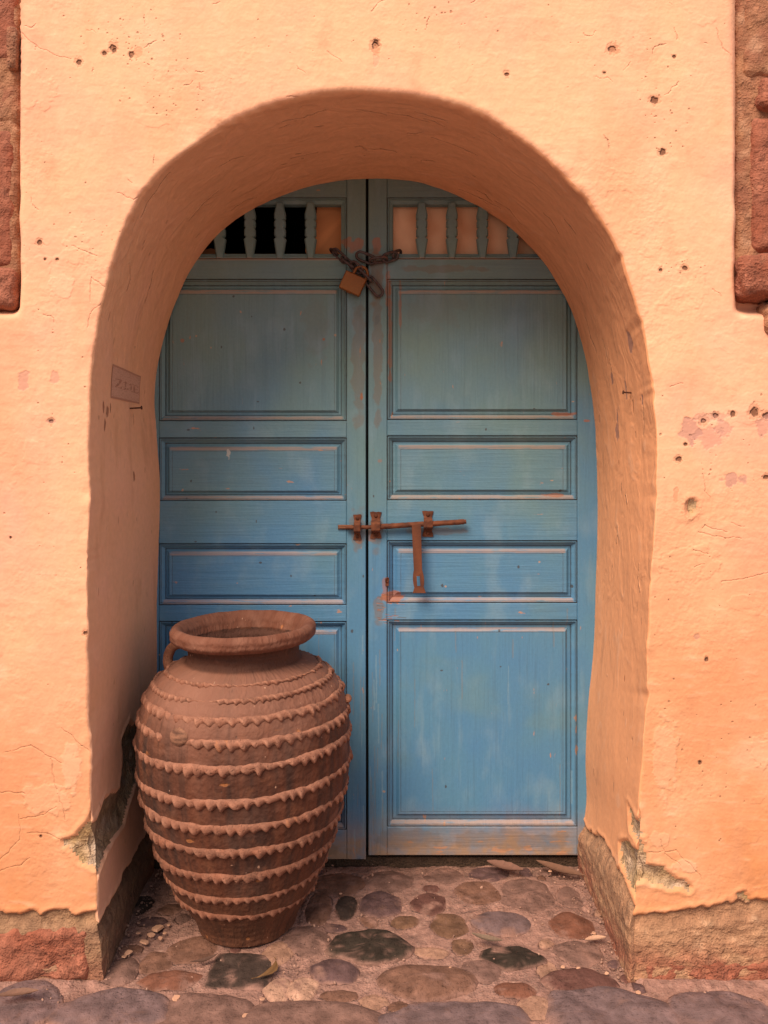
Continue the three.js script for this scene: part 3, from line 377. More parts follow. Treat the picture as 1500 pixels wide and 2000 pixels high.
function leaf(name, label, S) {
  const t = thing(name, label, 'door'), p = PAN[S.k], left = S.k === 'L', xa = S.a, xb = S.b;
  const ix0 = left ? p.x0 : p.x0, ix1 = p.x1;
  part('stile', board(xa, ix0, 325, S.bot), paint, t); part('stile', board(ix1, xb, 325, S.bot), paint, t);
  const ys = [[325, 386], [505, p.rows[0][0]], [p.rows[0][1], p.rows[1][0]], [p.rows[1][1], p.rows[2][0]], [p.rows[2][1], p.rows[3][0]], [p.rows[3][1], S.bot]];
  ys.forEach(([a, b], i) => part('rail', board(ix0 + .25, ix1 - .25, a, b, -.0006), paint, t));
  part('moulding', rings(DX(ix0), DY(505), DX(ix1), DY(386), [[0, -.001], [.002, -.005], [.006, -.003], [.008, -.007], [.017, -.012], [.019, -.034]], true), paint, t);
  for (const [a, b, c, d] of p.rows) {
    const X0 = DX(ix0), X1 = DX(ix1), Y0 = DY(b), Y1 = DY(a);
    part('moulding', rings(X0, Y0, X1, Y1, [[0, -.002], [.0012, -.005], [.0024, -.005], [.0034, -.0015], [.0052, -.0015], [.0062, -.006], [.016, -.015], [.0172, -.021]], true), paint, t);
    const m = (p.f0 - p.x0) / 640, my = ((c - a) + (b - d)) / 2 / 640, mm = Math.min(m, my);
    part('panel', rings(X0 + .0165, Y0 + .0165, X1 - .0165, Y1 - .0165, [[-.002, -.019], [mm - .0165 - .010, -.0172], [mm - .0165 - .0085, -.0172], [mm - .0165, -.0085]]), paint, t);
  }
  for (const x of S.bal) part('baluster', baluster(x), paint, t);
  return t;
}
const leftLeaf = leaf('door_leaf', 'left leaf of the blue wooden double door, partly hidden behind the clay jar', { k: 'L', a: 288, b: 714.5, bot: 1679, bal: [369, 428, 487, 546, 606] });
const rightLeaf = leaf('door_leaf', 'right leaf of the blue wooden double door, carrying the rusty sliding bolt', { k: 'R', a: 719.5, b: 1190, bot: 1671, bal: [824, 883, 943, 1003, 1063, 1120] });
part('rebate_strip', rings(DX(706), DY(1665), DX(730), DY(330), [[0, -.06], [0, -.037], [.001, -.036]]), new THREE.MeshStandardMaterial({ color: new THREE.Color().setRGB(.02, .02, .02), roughness: .9 }), rightLeaf);

{ // rusty bolt: bar, two straps, swinging hasp
  const Z = z => z, pt = (px, py, z) => [DX(px), DY(py), z];
  const bolt = pgroup('sliding_bolt', rightLeaf, 'rusty iron sliding bolt with a hanging hasp');
  const A = pt(672, 1031, .016), Bm = pt(905, 1018, .022);
  const bar = mergeGeometries([rod(pt(735, 1028, .018), Bm, .0082, 14), rod(pt(676, 1030, .016), pt(735, 1028, .018), .0058, 12), rod(Bm, pt(909, 1017.6, .0222), .0066, 12)]); displace(bar, (x, y, z) => .0011 * n3(x * 90, y * 90, z * 90));
  part('bar', vcolor(tri(bar), rustCol(1)), rustMat, bolt);
  const strap = (cx, y0, y1, cy, w, parent, seed) => { // a bent iron strip: jagged ends nailed flat, a hump over the bar
    const P = [], I = [], N = 26, prof = k => { const py = lerp(y0, y1, k), q = Math.abs(py - cy); return [py, .003 + .026 * (1 - smooth(7, 13, q))]; };
    for (let k = 0; k <= N; k++) { const [py, z] = prof(k / N), q = Math.abs(k / N - .5) * 2, ww = w * (.5 + .12 * smooth(.55, 1, q) - .05 * smooth(.3, .5, q) * (1 - smooth(.5, .7, q))); for (const [sx, dz] of [[-1, -.004], [-1, 0], [-.5, .0004], [0, 0], [.5, .0004], [1, 0], [1, -.004]]) { const jag = (k === 0 || k === N) ? 2.2 * n2(sx * 3 + seed, k) : 0; P.push(DX(cx + sx * ww + .4 * n2(k * .7, seed + sx)), DY(py + jag), z + dz + .0006 * n2(k, sx * 4 + seed)); } }
    for (let k = 0; k < N; k++) for (let s = 0; s < 6; s++) { const a = k * 7 + s; I.push(a, a + 7, a + 1, a + 1, a + 7, a + 8); }
    const g = geoFrom(P, I); part('strap', vcolor(tri(g), rustCol(seed)), rustMat, parent);
    for (const py of [y0 + 7, y1 - 7]) part('rivet', vcolor(tri(new THREE.SphereGeometry(.0056, 12, 8).scale(1, 1, .6).translate(DX(cx), DY(py), .0045)), rustCol(seed + 3, .7)), rustMat, parent);
  };
  strap(734, 1000, 1051, 1028, 18, bolt, 5); strap(835.5, 998, 1048, 1022, 17.5, bolt, 8);
  const keeper = pgroup('keeper', leftLeaf, 'rusty iron keeper that holds the end of the bolt'); strap(698, 1005, 1054, 1029, 13, keeper, 11);
  part('bolt_tip', vcolor(tri(displace(rings(DX(660), DY(1034), DX(690), DY(1025), [[0, .001], [.0015, .004], [.004, .006]]), (x, y) => .0022 * n2(x * 80, y * 80))), () => [.22, .095, .05]), rustMat, keeper);
  const sh = new THREE.Shape(); const Q = (px, py) => [DX(px) - DX(815), DY(py) - DY(1030)];
  sh.moveTo(...Q(804, 1024)); sh.lineTo(...Q(821, 1024)); sh.lineTo(...Q(823, 1110)); sh.quadraticCurveTo(...Q(829, 1128), ...Q(826, 1142)); sh.lineTo(...Q(830, 1154)); sh.lineTo(...Q(806, 1154)); sh.lineTo(...Q(809, 1144)); sh.quadraticCurveTo(...Q(804, 1128), ...Q(808, 1110)); sh.closePath();
  const ho = new THREE.Path(); ho.moveTo(...Q(813, 1122)); ho.lineTo(...Q(819, 1122)); ho.lineTo(...Q(820, 1141)); ho.lineTo(...Q(814, 1141)); ho.closePath(); sh.holes.push(ho);
  const hg = new THREE.ExtrudeGeometry(sh, { depth: .004, bevelEnabled: true, bevelSize: .0008, bevelThickness: .0008, bevelSegments: 1, curveSegments: 8 }); hg.rotateX(-.05); hg.translate(DX(815), DY(1030), .026);
  const hn = hg; hn.computeVertexNormals(); part('hasp', vcolor(tri(hn), rustCol(20, .95)), rustMat, bolt);
  // small rusty eye lower on the stile
  const eye = pgroup('staple', rightLeaf, 'small rusty staple below the bolt');
  part('eye', vcolor(tri(new THREE.TorusGeometry(.006, .0024, 8, 16).rotateY(.8).translate(DX(756), DY(1132), .006)), rustCol(31)), rustMat, eye);
  part('plate', vcolor(tri(new RoundedBoxGeometry(.010, .026, .004, 2, .0015).translate(DX(756), DY(1136), .003)), rustCol(33)), rustMat, eye);
}
{ // what hangs behind the grille
  const mat = new THREE.MeshStandardMaterial({ vertexColors: true, roughness: .9, side: THREE.DoubleSide });
  const g = new THREE.BoxGeometry(.78, .26, .003, 90, 30, 1); displace(g, x => 0); const p = g.attributes.position;
  for (let i = 0; i < p.count; i++) { const x = p.getX(i), y = p.getY(i); p.setZ(i, p.getZ(i) + .010 * fbm2(x * 7, y * 3, 3) + .006 * fbm2(x * 22 + y * 9, y * 16, 3)); }
  g.translate(DX(740) + .39, DY(455), -.052); g.computeVertexNormals();
  thingMesh('backing_sheet', vcolor(g, (x, y) => { const n = fbm2(x * 16, y * 12, 4); return mixc([.97, .66, .44], [.80, .44, .25], clamp(.3 + n)); }), mat, 'peach sheet stretched behind the spindles of the right door leaf', 'sheet');
  const s = new THREE.Shape(); const q = a => a.map(([x, y]) => new THREE.Vector2(DX(x), DY(y)));
  s.setFromPoints(q([[700, 380], [617, 380], [613, 420], [614, 450], [607, 470], [594, 462], [592, 480], [598, 494], [590, 520], [700, 520]]));
  const s2 = new THREE.Shape(); s2.setFromPoints(q([[380, 520], [380, 482], [402, 474], [420, 480], [440, 488], [462, 497], [482, 520]]));
  const e = { depth: .003, bevelEnabled: false }, sub = new THREE.ExtrudeGeometry(s, e), sub2 = new THREE.ExtrudeGeometry(s2, e); sub.translate(0, 0, -.066); sub2.translate(0, 0, -.066);
  thingMesh('backing_sheet', vcolor(sub2, (x, y) => mixc([.55, .25, .11], [.24, .09, .04], clamp(.35 + 1.3 * fbm2(x * 30, y * 18, 3)))), mat, 'last scrap of torn sheet low in the left corner of the grille', 'sheet');
  thingMesh('backing_sheet', vcolor(sub, (x, y) => mixc([.85, .42, .18], [.30, .12, .05], clamp(.35 + 1.3 * fbm2(x * 30, y * 18, 3)))), mat, 'torn brownish sheet left behind the spindles of the left door leaf', 'sheet');
  // dark timber sill under the leaves
  thingMesh('door_sill', vcolor(tri(displace(new THREE.BoxGeometry(1.5, .05, .10, 120, 4, 8), (x, y, z) => .004 * fbm3(x * 9, y * 40, z * 40, 3))).translate(-.03, -.012, -.075), (x, y, z) => mixc([.07, .045, .03], [.13, .08, .05], clamp(.5 + fbm3(x * 6, y * 60, z * 40, 3)))), rubbleMat, 'dark worn timber sill in the gap under the door leaves', 'door sill');
}

// ------------------------------------------------------------------ chain and padlock
{
  const iron = new THREE.MeshStandardMaterial({ vertexColors: true, roughness: .6, metalness: .45, ...ironRelief });
  const ironCol = seed => (x, y, z) => { const n = fbm3(x * 110 + seed, y * 110, z * 110, 3); return mixc(mixc([.06, .048, .047], [.12, .095, .092], clamp(.5 + n * 1.5)), [.17, .07, .04], .6 * smooth(.1, .4, fbm3(x * 50, y * 50 + seed, z * 50, 3))); };
  const chain = thing('chain', 'short rusty iron chain tying the two door leaves together', 'chain');
  const link = (ax, ay, az, bx, by, bz, w, roll, r, seed) => { const A = new THREE.Vector3(DX(ax), DY(ay), az), B = new THREE.Vector3(DX(bx), DY(by), bz), L = A.distanceTo(B), pts = [], hw = w / 2, hl = Math.max(L / 2 - hw, 0);
    for (let k = 0; k < 28; k++) { const t = k / 28 * Math.PI * 2, c = Math.cos(t), s = Math.sin(t); pts.push(new THREE.Vector3(s * hw, (c >= 0 ? hl : -hl) + c * hw, 0)); }
    const g = new THREE.TubeGeometry(new THREE.CatmullRomCurve3(pts, true), 44, r, 9, true); g.rotateY(roll); g.applyQuaternion(new THREE.Quaternion().setFromUnitVectors(new THREE.Vector3(0, 1, 0), B.clone().sub(A).normalize())); g.translate(...A.add(B).multiplyScalar(.5).toArray());
    part('link', vcolor(tri(g), ironCol(seed)), iron, chain); };
  link(651, 489, .000, 676, 512, .012, .026, .45, .0042, 1); link(669, 504, .014, 694, 525, .020, .024, 1.9, .0042, 2); link(686, 517, .022, 707, 535, .024, .023, .35, .0040, 3); link(700, 529, .026, 725, 553, .020, .023, 1.75, .0040, 4); link(717, 545, .020, 745, 578, .012, .026, .5, .0042, 5);
  link(697, 500, .020, 732, 513, .018, .026, .7, .0044, 6); link(722, 513, .018, 756, 508, .016, .024, 1.2, .0042, 7); link(748, 509, .016, 776, 498, .006, .024, .3, .0042, 8); link(768, 500, .006, 783, 491, -.022, .022, 1.3, .0044, 9); link(657, 494, -.002, 646, 486, -.03, .022, 1.3, .0042, 10);
  const brass = new THREE.MeshStandardMaterial({ vertexColors: true, roughness: .52, metalness: .55, ...ironRelief });
  const brassCol = (x, y, z) => { const n = fbm3(x * 60, y * 60, z * 60, 4), v = smooth(DY(560), DY(590), y); return mixc(mixc([.27, .105, .03], [.18, .065, .02], clamp(.5 + n * 1.6)), [.44, .21, .06], clamp(v * .5 + .35 * smooth(.1, .4, n))); };
  const lock = thing('padlock', 'worn brass padlock hanging crooked from the chain on the door', 'padlock');
  const c = [(680.7 + 715 + 704 + 658.7) / 4, (528.7 + 548.7 + 584.7 + 569) / 4];
  lock.position.set(DX(c[0]), DY(c[1]), .026); lock.rotation.z = -.43; lock.scale.setScalar(1.06);
  const place = g => g; // colours are taken in the lock's own axes
  const inner = (x, y, z) => brassCol(x + DX(c[0]), y + DY(c[1]), z);
  part('body', vcolor(tri(displace(place(new RoundedBoxGeometry(.064, .054, .021, 4, .004)), (x, y, z) => .0005 * n3(x * 80, y * 80, z * 80))), inner), brass, lock);
  const U = []; for (const [x, y] of [[-.019, .012], [-.019, .034], [-.0175, .043], [-.010, .052], [0, .055], [.010, .052], [.0175, .043], [.019, .034], [.019, .012]]) U.push(new THREE.Vector3(x, y, .001));
  part('shackle', vcolor(tri(new THREE.TubeGeometry(new THREE.CatmullRomCurve3(U), 40, .0046, 10)), inner), brass, lock);
  lock.children.at(-1).position.x = .009;
  part('keyhole_cap', vcolor(tri(new THREE.CylinderGeometry(.007, .007, .002, 18).translate(0, -.0275, 0)), inner), brass, lock);
}

// ------------------------------------------------------------------ the clay jar
{
  const C = [-.380, 0, .295];
  const prof = [[0, .0], [.10, .0], [.128, .002], [.136, .010], [.142, .03], [.168, .075], [.195, .118], [.220, .175], [.243, .237], [.263, .305], [.277, .373], [.285, .437], [.287, .505], [.280, .572], [.262, .624], [.236, .660], [.205, .684], [.176, .697], [.158, .704], [.153, .712], [.151, .728], [.152, .742], [.158, .749], [.172, .752], [.187, .756], [.197, .766], [.200, .779], [.196, .791], [.187, .797], [.177, .795], [.164, .784], [.152, .764], [.145, .742], [.142, .72], [.150, .70], [.20, .66], [.245, .60], [.26, .5], [.24, .35], [.15, .1], [0, .05]];
  const curve = new THREE.SplineCurve(prof.map(([r, h]) => new THREE.Vector2(r, h)));
  const pts = curve.getPoints(300).map(p => new THREE.Vector2(Math.max(p.x, 0), p.y));
  const radius = h => { for (let k = 3; k < 21; k++) if (prof[k + 1][1] >= h) return lerp(prof[k][0], prof[k + 1][0], (h - prof[k][1]) / (prof[k + 1][1] - prof[k][1])); return .15; };
  const T = new Tex(1536, 768, 0, 0, 1.8, .85);                    // girth unrolled, height
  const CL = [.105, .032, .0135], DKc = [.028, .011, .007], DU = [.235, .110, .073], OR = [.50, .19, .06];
  T.fill((s, h) => {
    const a = s / 1.8 * Math.PI * 2, cx = Math.cos(a) * .29, cz = Math.sin(a) * .29;
    const n = fbm3(cx * 6, h * 6, cz * 6, 4), m = fbm3(cx * 20, h * 20, cz * 20, 4), run = fbm3(cx * 30, h * 2.2, cz * 30, 4), f = fbm3(cx * 80, h * 80, cz * 80, 3);
    let c = mixc(CL, DKc, clamp(.34 + 1.7 * run + .8 * n)); c = mixc(c, [.165, .060, .027], .6 * smooth(.05, .45, m));
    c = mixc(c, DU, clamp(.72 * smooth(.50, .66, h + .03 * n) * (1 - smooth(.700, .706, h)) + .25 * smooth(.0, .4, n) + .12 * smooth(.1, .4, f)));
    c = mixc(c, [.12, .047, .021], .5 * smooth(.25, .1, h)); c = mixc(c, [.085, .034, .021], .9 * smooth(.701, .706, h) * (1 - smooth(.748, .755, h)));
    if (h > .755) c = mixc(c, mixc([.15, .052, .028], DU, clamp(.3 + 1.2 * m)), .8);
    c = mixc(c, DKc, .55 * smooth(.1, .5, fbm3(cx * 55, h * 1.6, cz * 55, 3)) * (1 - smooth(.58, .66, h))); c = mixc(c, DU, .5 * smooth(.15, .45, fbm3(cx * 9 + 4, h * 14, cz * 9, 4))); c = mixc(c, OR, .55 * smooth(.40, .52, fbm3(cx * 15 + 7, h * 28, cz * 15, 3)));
    return [...c, .0024 * m + .0022 * f + .0014 * n];
  });
  const r = rng(8);
  for (let i = 0; i < 260; i++) T.blob(r() * 1.8, r() * .8, .001 + .003 * r() * r(), .001 + .004 * r() * r(), r() < .6 ? [.52, .32, .22] : [.08, .04, .03], .7, (r() - .6) * .002, .7, 130);
  for (const [s, h] of [[.45, .475], [.40, .03], [.55, .33], [.36, .22]]) T.blob(s, h, .012, .005, [.36, .14, .045], .7, -.001, .8, 60);
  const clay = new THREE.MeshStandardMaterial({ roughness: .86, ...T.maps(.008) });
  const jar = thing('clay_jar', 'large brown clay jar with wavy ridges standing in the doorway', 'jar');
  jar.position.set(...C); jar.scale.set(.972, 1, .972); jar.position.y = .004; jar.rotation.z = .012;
  const NT = 280, P = [], U = [], I = [];
  // angle 0 faces right (+x), a quarter turn faces the street (+z)
  for (let i = 0; i <= NT; i++) { const a = i / NT * Math.PI * 2; for (let k = 0; k < pts.length; k++) { const { x: rr, y: h } = pts[k]; let R = rr * (1 + .006 * Math.sin(a * 2 + h * 5)) + (rr > .02 ? .0028 * n3(Math.cos(a) * 2.5, h * 9, Math.sin(a) * 2.5) + .0014 * n3(Math.cos(a) * 9, h * 34, Math.sin(a) * 9) + .0007 * Math.sin(h * 330 + 2 * n2(a * 3, h * 9)) : 0); P.push(Math.cos(a) * R, h + .002 * n3(Math.cos(a) * 3, 4, Math.sin(a) * 3) * smooth(.7, .78, h), Math.sin(a) * R); U.push(i / NT, h / .85); } }
  const M = pts.length; for (let i = 0; i < NT; i++) for (let k = 0; k < M - 1; k++) { const a = i * M + k; I.push(a, a + 1, a + M, a + M, a + 1, a + M + 1); }
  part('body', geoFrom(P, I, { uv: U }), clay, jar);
  const ridgeMat = new THREE.MeshStandardMaterial({ vertexColors: true, roughness: .9, ...stoneRelief });
  const H = [.681, .655, .6195, .565, .505, .431, .367, .299, .231, .169, .112];
  H.forEach((h0, q) => {
    const R0 = radius(h0), n = Math.round(2 * Math.PI * R0 / (q < 2 ? .020 : q > 7 ? .026 : .029)), big = q < 1 ? .55 : q < 2 ? .66 : q > 8 ? .82 : 1, NS = n * 9, P = [], C = [], I = [], NC = 9, slope = (radius(h0 + .008) - radius(h0 - .008)) / .016, TL = Math.hypot(slope, 1), TR = slope / TL, TH = 1 / TL, ph = q * 1.7;
    for (let i = 0; i <= NS; i++) {
      const a = i / NS * Math.PI * 2, tilt = .004 * Math.sin(a + ph) + .002 * n2(Math.cos(a) * 3 + q * 5, Math.sin(a) * 3);
      let amp = big * (.85 + .40 * n3(Math.cos(a) * 5, q * 3, Math.sin(a) * 5) + .25 * n3(Math.cos(a) * 17, q * 3, Math.sin(a) * 17));
      if (q === 1) amp *= .25 + .75 * smooth(.10, .22, Math.abs(a - 1.82)); if (q === 0) amp *= .5 + .5 * smooth(-.3, .2, n2(Math.cos(a) * 4, Math.sin(a) * 4 + 3));
      if (q === 3) amp *= .3 + .7 * smooth(.10, .18, Math.abs(a - 2.05));
      const lumpN = .45 * n2(Math.floor(a / (2 * Math.PI) * n) * 3.3, q * 7);
      for (let k = 0; k <= NC; k++) {
        const t = k / NC, ang = (t - .5) * Math.PI, fr = ((a / (2 * Math.PI) * n + .62 * t + .28 * n2(a * 6, q * 3)) % 1 + 1) % 1;   // thumb marks lean over
        const notch = Math.exp(-(((fr - .5) / .17) ** 2)), lump = (.62 + .38 * Math.cos((fr - .22) * 6.283)) * (1 - .95 * notch), bulge = Math.cos(ang), down = smooth(.3, 1, t);
        const v = tilt + .0105 * amp * -Math.sin(ang) - .012 * amp * (lump * (.9 + lumpN)) * down + .003, out = bulge * amp * (.0088 + .0105 * lump * (1 + lumpN) * (.4 + .6 * down)) - .003 + (q < 2 ? .0035 : 0);
        const hb = clamp(h0 + v * TH, .02, .70), rb = (.5 * (R0 + v * TR) + .5 * radius(hb)), rr = Math.abs(TR) > .75 ? R0 + v * TR + out * TH : rb + out * TH;
        P.push(Math.cos(a) * rr, h0 + v * TH - out * TR, Math.sin(a) * rr);
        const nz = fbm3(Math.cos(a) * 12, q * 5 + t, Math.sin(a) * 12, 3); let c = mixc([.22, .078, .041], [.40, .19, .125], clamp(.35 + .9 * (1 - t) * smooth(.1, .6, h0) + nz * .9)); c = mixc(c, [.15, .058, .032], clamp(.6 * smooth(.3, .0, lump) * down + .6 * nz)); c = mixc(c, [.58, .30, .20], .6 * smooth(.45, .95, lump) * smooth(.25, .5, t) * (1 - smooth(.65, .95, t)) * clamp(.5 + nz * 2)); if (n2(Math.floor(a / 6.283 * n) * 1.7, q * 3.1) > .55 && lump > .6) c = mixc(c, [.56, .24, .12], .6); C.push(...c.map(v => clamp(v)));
      }
    }
    const M = NC + 1; for (let i = 0; i < NS; i++) for (let k = 0; k < NC; k++) { const a = i * M + k; I.push(a, a + M, a + 1, a + 1, a + M, a + M + 1); }
    const g = geoFrom(P, I, { color: C }); const nn = g.attributes.normal; if (nn.getX(4) < 0) { g.setIndex(Array.from(g.index.array).reverse()); g.computeVertexNormals(); }
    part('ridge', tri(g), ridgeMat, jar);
  });
  const cc = (x, y, z) => mixc([.30, .12, .065], [.43, .21, .13], clamp(.5 + 1.6 * fbm3(x * 25, y * 25, z * 25, 3)));
  { // handle behind the neck on the left, and the stump of another
    const a = 3.42, d = new THREE.Vector3(Math.cos(a), 0, Math.sin(a)), pt = (r, h) => d.clone().multiplyScalar(r).setY(h);
    const g = new THREE.TubeGeometry(new THREE.CatmullRomCurve3([pt(.145, .722), pt(.19, .733), pt(.222, .722), pt(.238, .695), pt(.236, .665), pt(.222, .645)]), 40, .014, 14); part('handle', vcolor(tri(displace(g, (x, y, z) => .002 * fbm3(x * 40, y * 40, z * 40, 3))), cc), ridgeMat, jar);
    const b = -.08, e = new THREE.SphereGeometry(.014, 20, 14).scale(.8, .75, 1.7); displace(e, (x, y, z) => .003 * fbm3(x * 60, y * 60, z * 60, 3)); e.translate(.283, .585, 0); e.rotateY(-b); part('handle_stump', vcolor(tri(e), cc), ridgeMat, jar, 'worn stump on the right side of the jar');
    const s = new THREE.SphereGeometry(.027, 28, 18).scale(1, .78, .38); displace(s, (x, y, z) => .0022 * fbm3(x * 40, y * 170, z * 40, 3)); s.rotateX(-.15); s.translate(0, .578, .279); s.rotateY(-.43); part('handle_stump', vcolor(tri(s), (x, y, z) => mixc([.42, .21, .13], [.12, .055, .035], clamp(.35 + 1.6 * fbm3(x * 30, y * 160, z * 30, 3)))), ridgeMat, jar, 'broken oval stump on the front left of the jar');
  }
}

// ------------------------------------------------------------------ ground: earth and mortar with bedded cobbles
const ground = new THREE.Group(); ground.name = 'ground'; ground.userData.kind = 'structure'; scene.add(ground);
const STONES = [];
{
  const M = [.40, .225, .18], c4 = (cx, cy, hw, hh) => [600 + cx / 2.143, 1650 + cy / 2.143, hw / 2.143, hh / 2.143], c3 = (cx, cy, hw, hh) => [200 + cx / 2.308, 1650 + cy / 2.308, hw / 2.308, hh / 2.308];
  const BRN = [.17, .092, .066], MAU = [.18, .108, .090], PUR = [.115, .070, .070], DRK = [.052, .037, .031], OLV = [.15, .085, .055], RED = [.17, .075, .050], MAR = [.125, .060, .050], TAN = [.33, .195, .14], GRN = [.036, .028, .022], PAL = [.42, .26, .19], SLT = [.155, .108, .110];
  // photo place, half sizes, turn, squareness, colour, height
  const add = (q, turn, sq, col, hgt = .014, fl = .3) => STONES.push({ q, turn, sq, col, hgt, fl });
  add(c4(125, 165, 108, 56), 0, 2.4, BRN); add(c4(345, 150, 100, 54), 0, 2.5, MAU); add(c4(575, 125, 80, 36), 0, 2.4, MAU, .01); add(c4(760, 118, 78, 36), 10, 2.4, PUR, .01);
  add(c4(305, 250, 92, 50), 18, 2.4, PUR, .018); add(c4(165, 262, 48, 55), 0, 2.3, DRK, .01); add(c4(50, 270, 58, 74), 0, 2.3, BRN, .016); add(c4(508, 250, 76, 44), 10, 2.4, MAR, .008); add(c4(520, 188, 34, 17), 15, 2.2, MAR, .008);
  add(c4(712, 205, 88, 50), 5, 2.4, BRN, .012); add(c4(922, 212, 102, 72), -4, 3.4, MAU, .014); add(c4(1100, 225, 54, 48), 0, 2.3, MAU, .010); add(c4(410, 332, 66, 28), 5, 2.3, OLV, .010); add(c4(592, 345, 76, 50), 10, 2.4, OLV, .016); add(c4(648, 430, 44, 34), 10, 2.4, OLV, .012);
  add(c4(812, 335, 128, 54), 5, 2.3, SLT, .020); add(c4(1108, 345, 92, 50), 0, 2.4, RED, .018); add(c4(272, 430, 160, 74), 17, 3.1, GRN, .024, .55); add(c4(515, 455, 82, 24), 16, 2.3, TAN, .010); add(c4(862, 478, 122, 46), 6, 3.2, GRN, .022, .5);
  add(c4(735, 536, 78, 46), 12, 2.6, MAU, .014); add(c4(1135, 458, 94, 50), 0, 3, MAU, .012); add(c4(112, 540, 98, 50), 18, 2.4, PUR, .020); add(c4(508, 580, 214, 72), 3, 2.3, BRN, .032, .2); add(c4(875, 620, 93, 36), 0, 2.3, RED, .020); add(c4(1143, 585, 148, 52), 3, 2.4, MAR, .024, .25);
  add(c4(136, 642, 80, 28), 3, 3, BRN, .014); add(c4(280, 664, 58, 30), 5, 2.4, TAN, .012); add(c4(385, 690, 47, 32), 0, 2.2, BRN, .016); add(c4(955, 690, 84, 52), 0, 2.6, TAN, .010); add(c4(105, 350, 64, 20), 0, 2.3, PUR, .006); add(c4(1005, 530, 40, 40), 0, 2.5, TAN, .006);
  add(c3(300, 622, 136, 42), 0, 2.5, RED, .022); add(c3(615, 580, 140, 80), 2, 4.2, DRK, .016, .6); add(c3(790, 495, 66, 58), 10, 2.4, TAN, .014); add(c3(75, 582, 80, 68), -6, 3.4, MAU, .016); add(c3(240, 535, 72, 46), 0, 2.6, BRN, .008); add(c3(405, 480, 112, 60), 6, 2.5, BRN, .010); add(c3(792, 664, 62, 52), 0, 2.6, PAL, .014); add(c3(902, 662, 70, 56), 0, 2.5, PAL, .012); add(c3(230, 352, 68, 24), 0, 2.3, PUR, .010); add(c3(920, 432, 104, 66), 10, 2.7, MAU, .012); add(c3(170, 275, 60, 40), 0, 2.5, DRK, .008);
  add([40, 1972, 78, 48], -4, 2.7, SLT, .026, .7); add([212, 1980, 104, 46], 3, 3, SLT, .027, .7); add([398, 1992, 98, 48], 6, 2.9, MAU, .025, .7); add([605, 2008, 156, 44], 0, 2.7, MAU, .025, .7); add([893, 2008, 148, 50], 0, 2.5, SLT, .028, .65); add([1190, 1990, 122, 54], 0, 2.5, SLT, .028, .65); add([1420, 1994, 112, 52], 3, 2.7, SLT, .028, .65); add([-120, 1975, 76, 46], 0, 2.7, SLT, .03, .5); add([1630, 1990, 90, 50], 0, 2.6, MAU, .03, .5);
  for (const s of STONES) { const [px, py, hw, hh] = s.q, g = onGround(px, py), d = CAMZ - g[2]; s.x = g[0]; s.z = g[2]; s.rx = 1.15 * hw / FOCAL * d; s.rz = 1.18 * hh * d * d / (EYE * FOCAL); s.th = s.turn * Math.PI / 180 * .6; }
  // the street goes on past the picture's lower edge
  { // small stones packed into the gaps
    const f = rng(909); let n = 0; for (let k = 0; k < 2600 && n < 46; k++) { const x = -.66 + 1.26 * f(), z = .02 + .60 * f(), rx = .016 + .022 * f(); if (STONES.some(t => Math.hypot((x - t.x) / (t.rx + rx * .8), (z - t.z) / (t.rz + rx * .62)) < 1)) continue; n++; STONES.push({ x, z, rx, rz: rx * (.6 + .25 * f()), th: f() * 3, sq: 2.4, col: [MAU, PUR, BRN, MAR, TAN][Math.floor(f() * 5)], hgt: .010, fl: .4 }); } }
  const r = rng(51); for (let row = 0; row < 6; row++) { const z = .86 + row * .20; for (let x = -1.9 + (row % 2) * .14; x < 1.9; x += .27 + .08 * r()) STONES.push({ x, z: z + .03 * (r() - .5), rx: .105 + .03 * r(), rz: .075 + .015 * r(), th: (r() - .5) * .5, sq: 2.6, col: [SLT, MAU, PUR, BRN][Math.floor(r() * 4)], hgt: .03, fl: .45, far: true }); }
  const rp = rng(313);
  for (const s of STONES) { const m = s.sq > 4 ? 4 : s.sq > 2.9 ? 6 : s.sq > 2.35 ? 7 : 9, e = []; for (let i = 0; i < m; i++) e.push([(i + (s.sq > 4 ? .06 : .62) * (rp() - .5)) / m * Math.PI * 2, (s.sq > 2.9 && i % 3 ? .78 : .88) + .16 * rp()]); const pw = s.sq > 2.9 ? 12 : s.sq > 2.35 ? 11 : 6; s.poly = a => Math.pow(e.reduce((t, [b, d]) => t + Math.pow(Math.max(0, Math.cos(a - b)) / d, pw), 0), -1 / pw); }
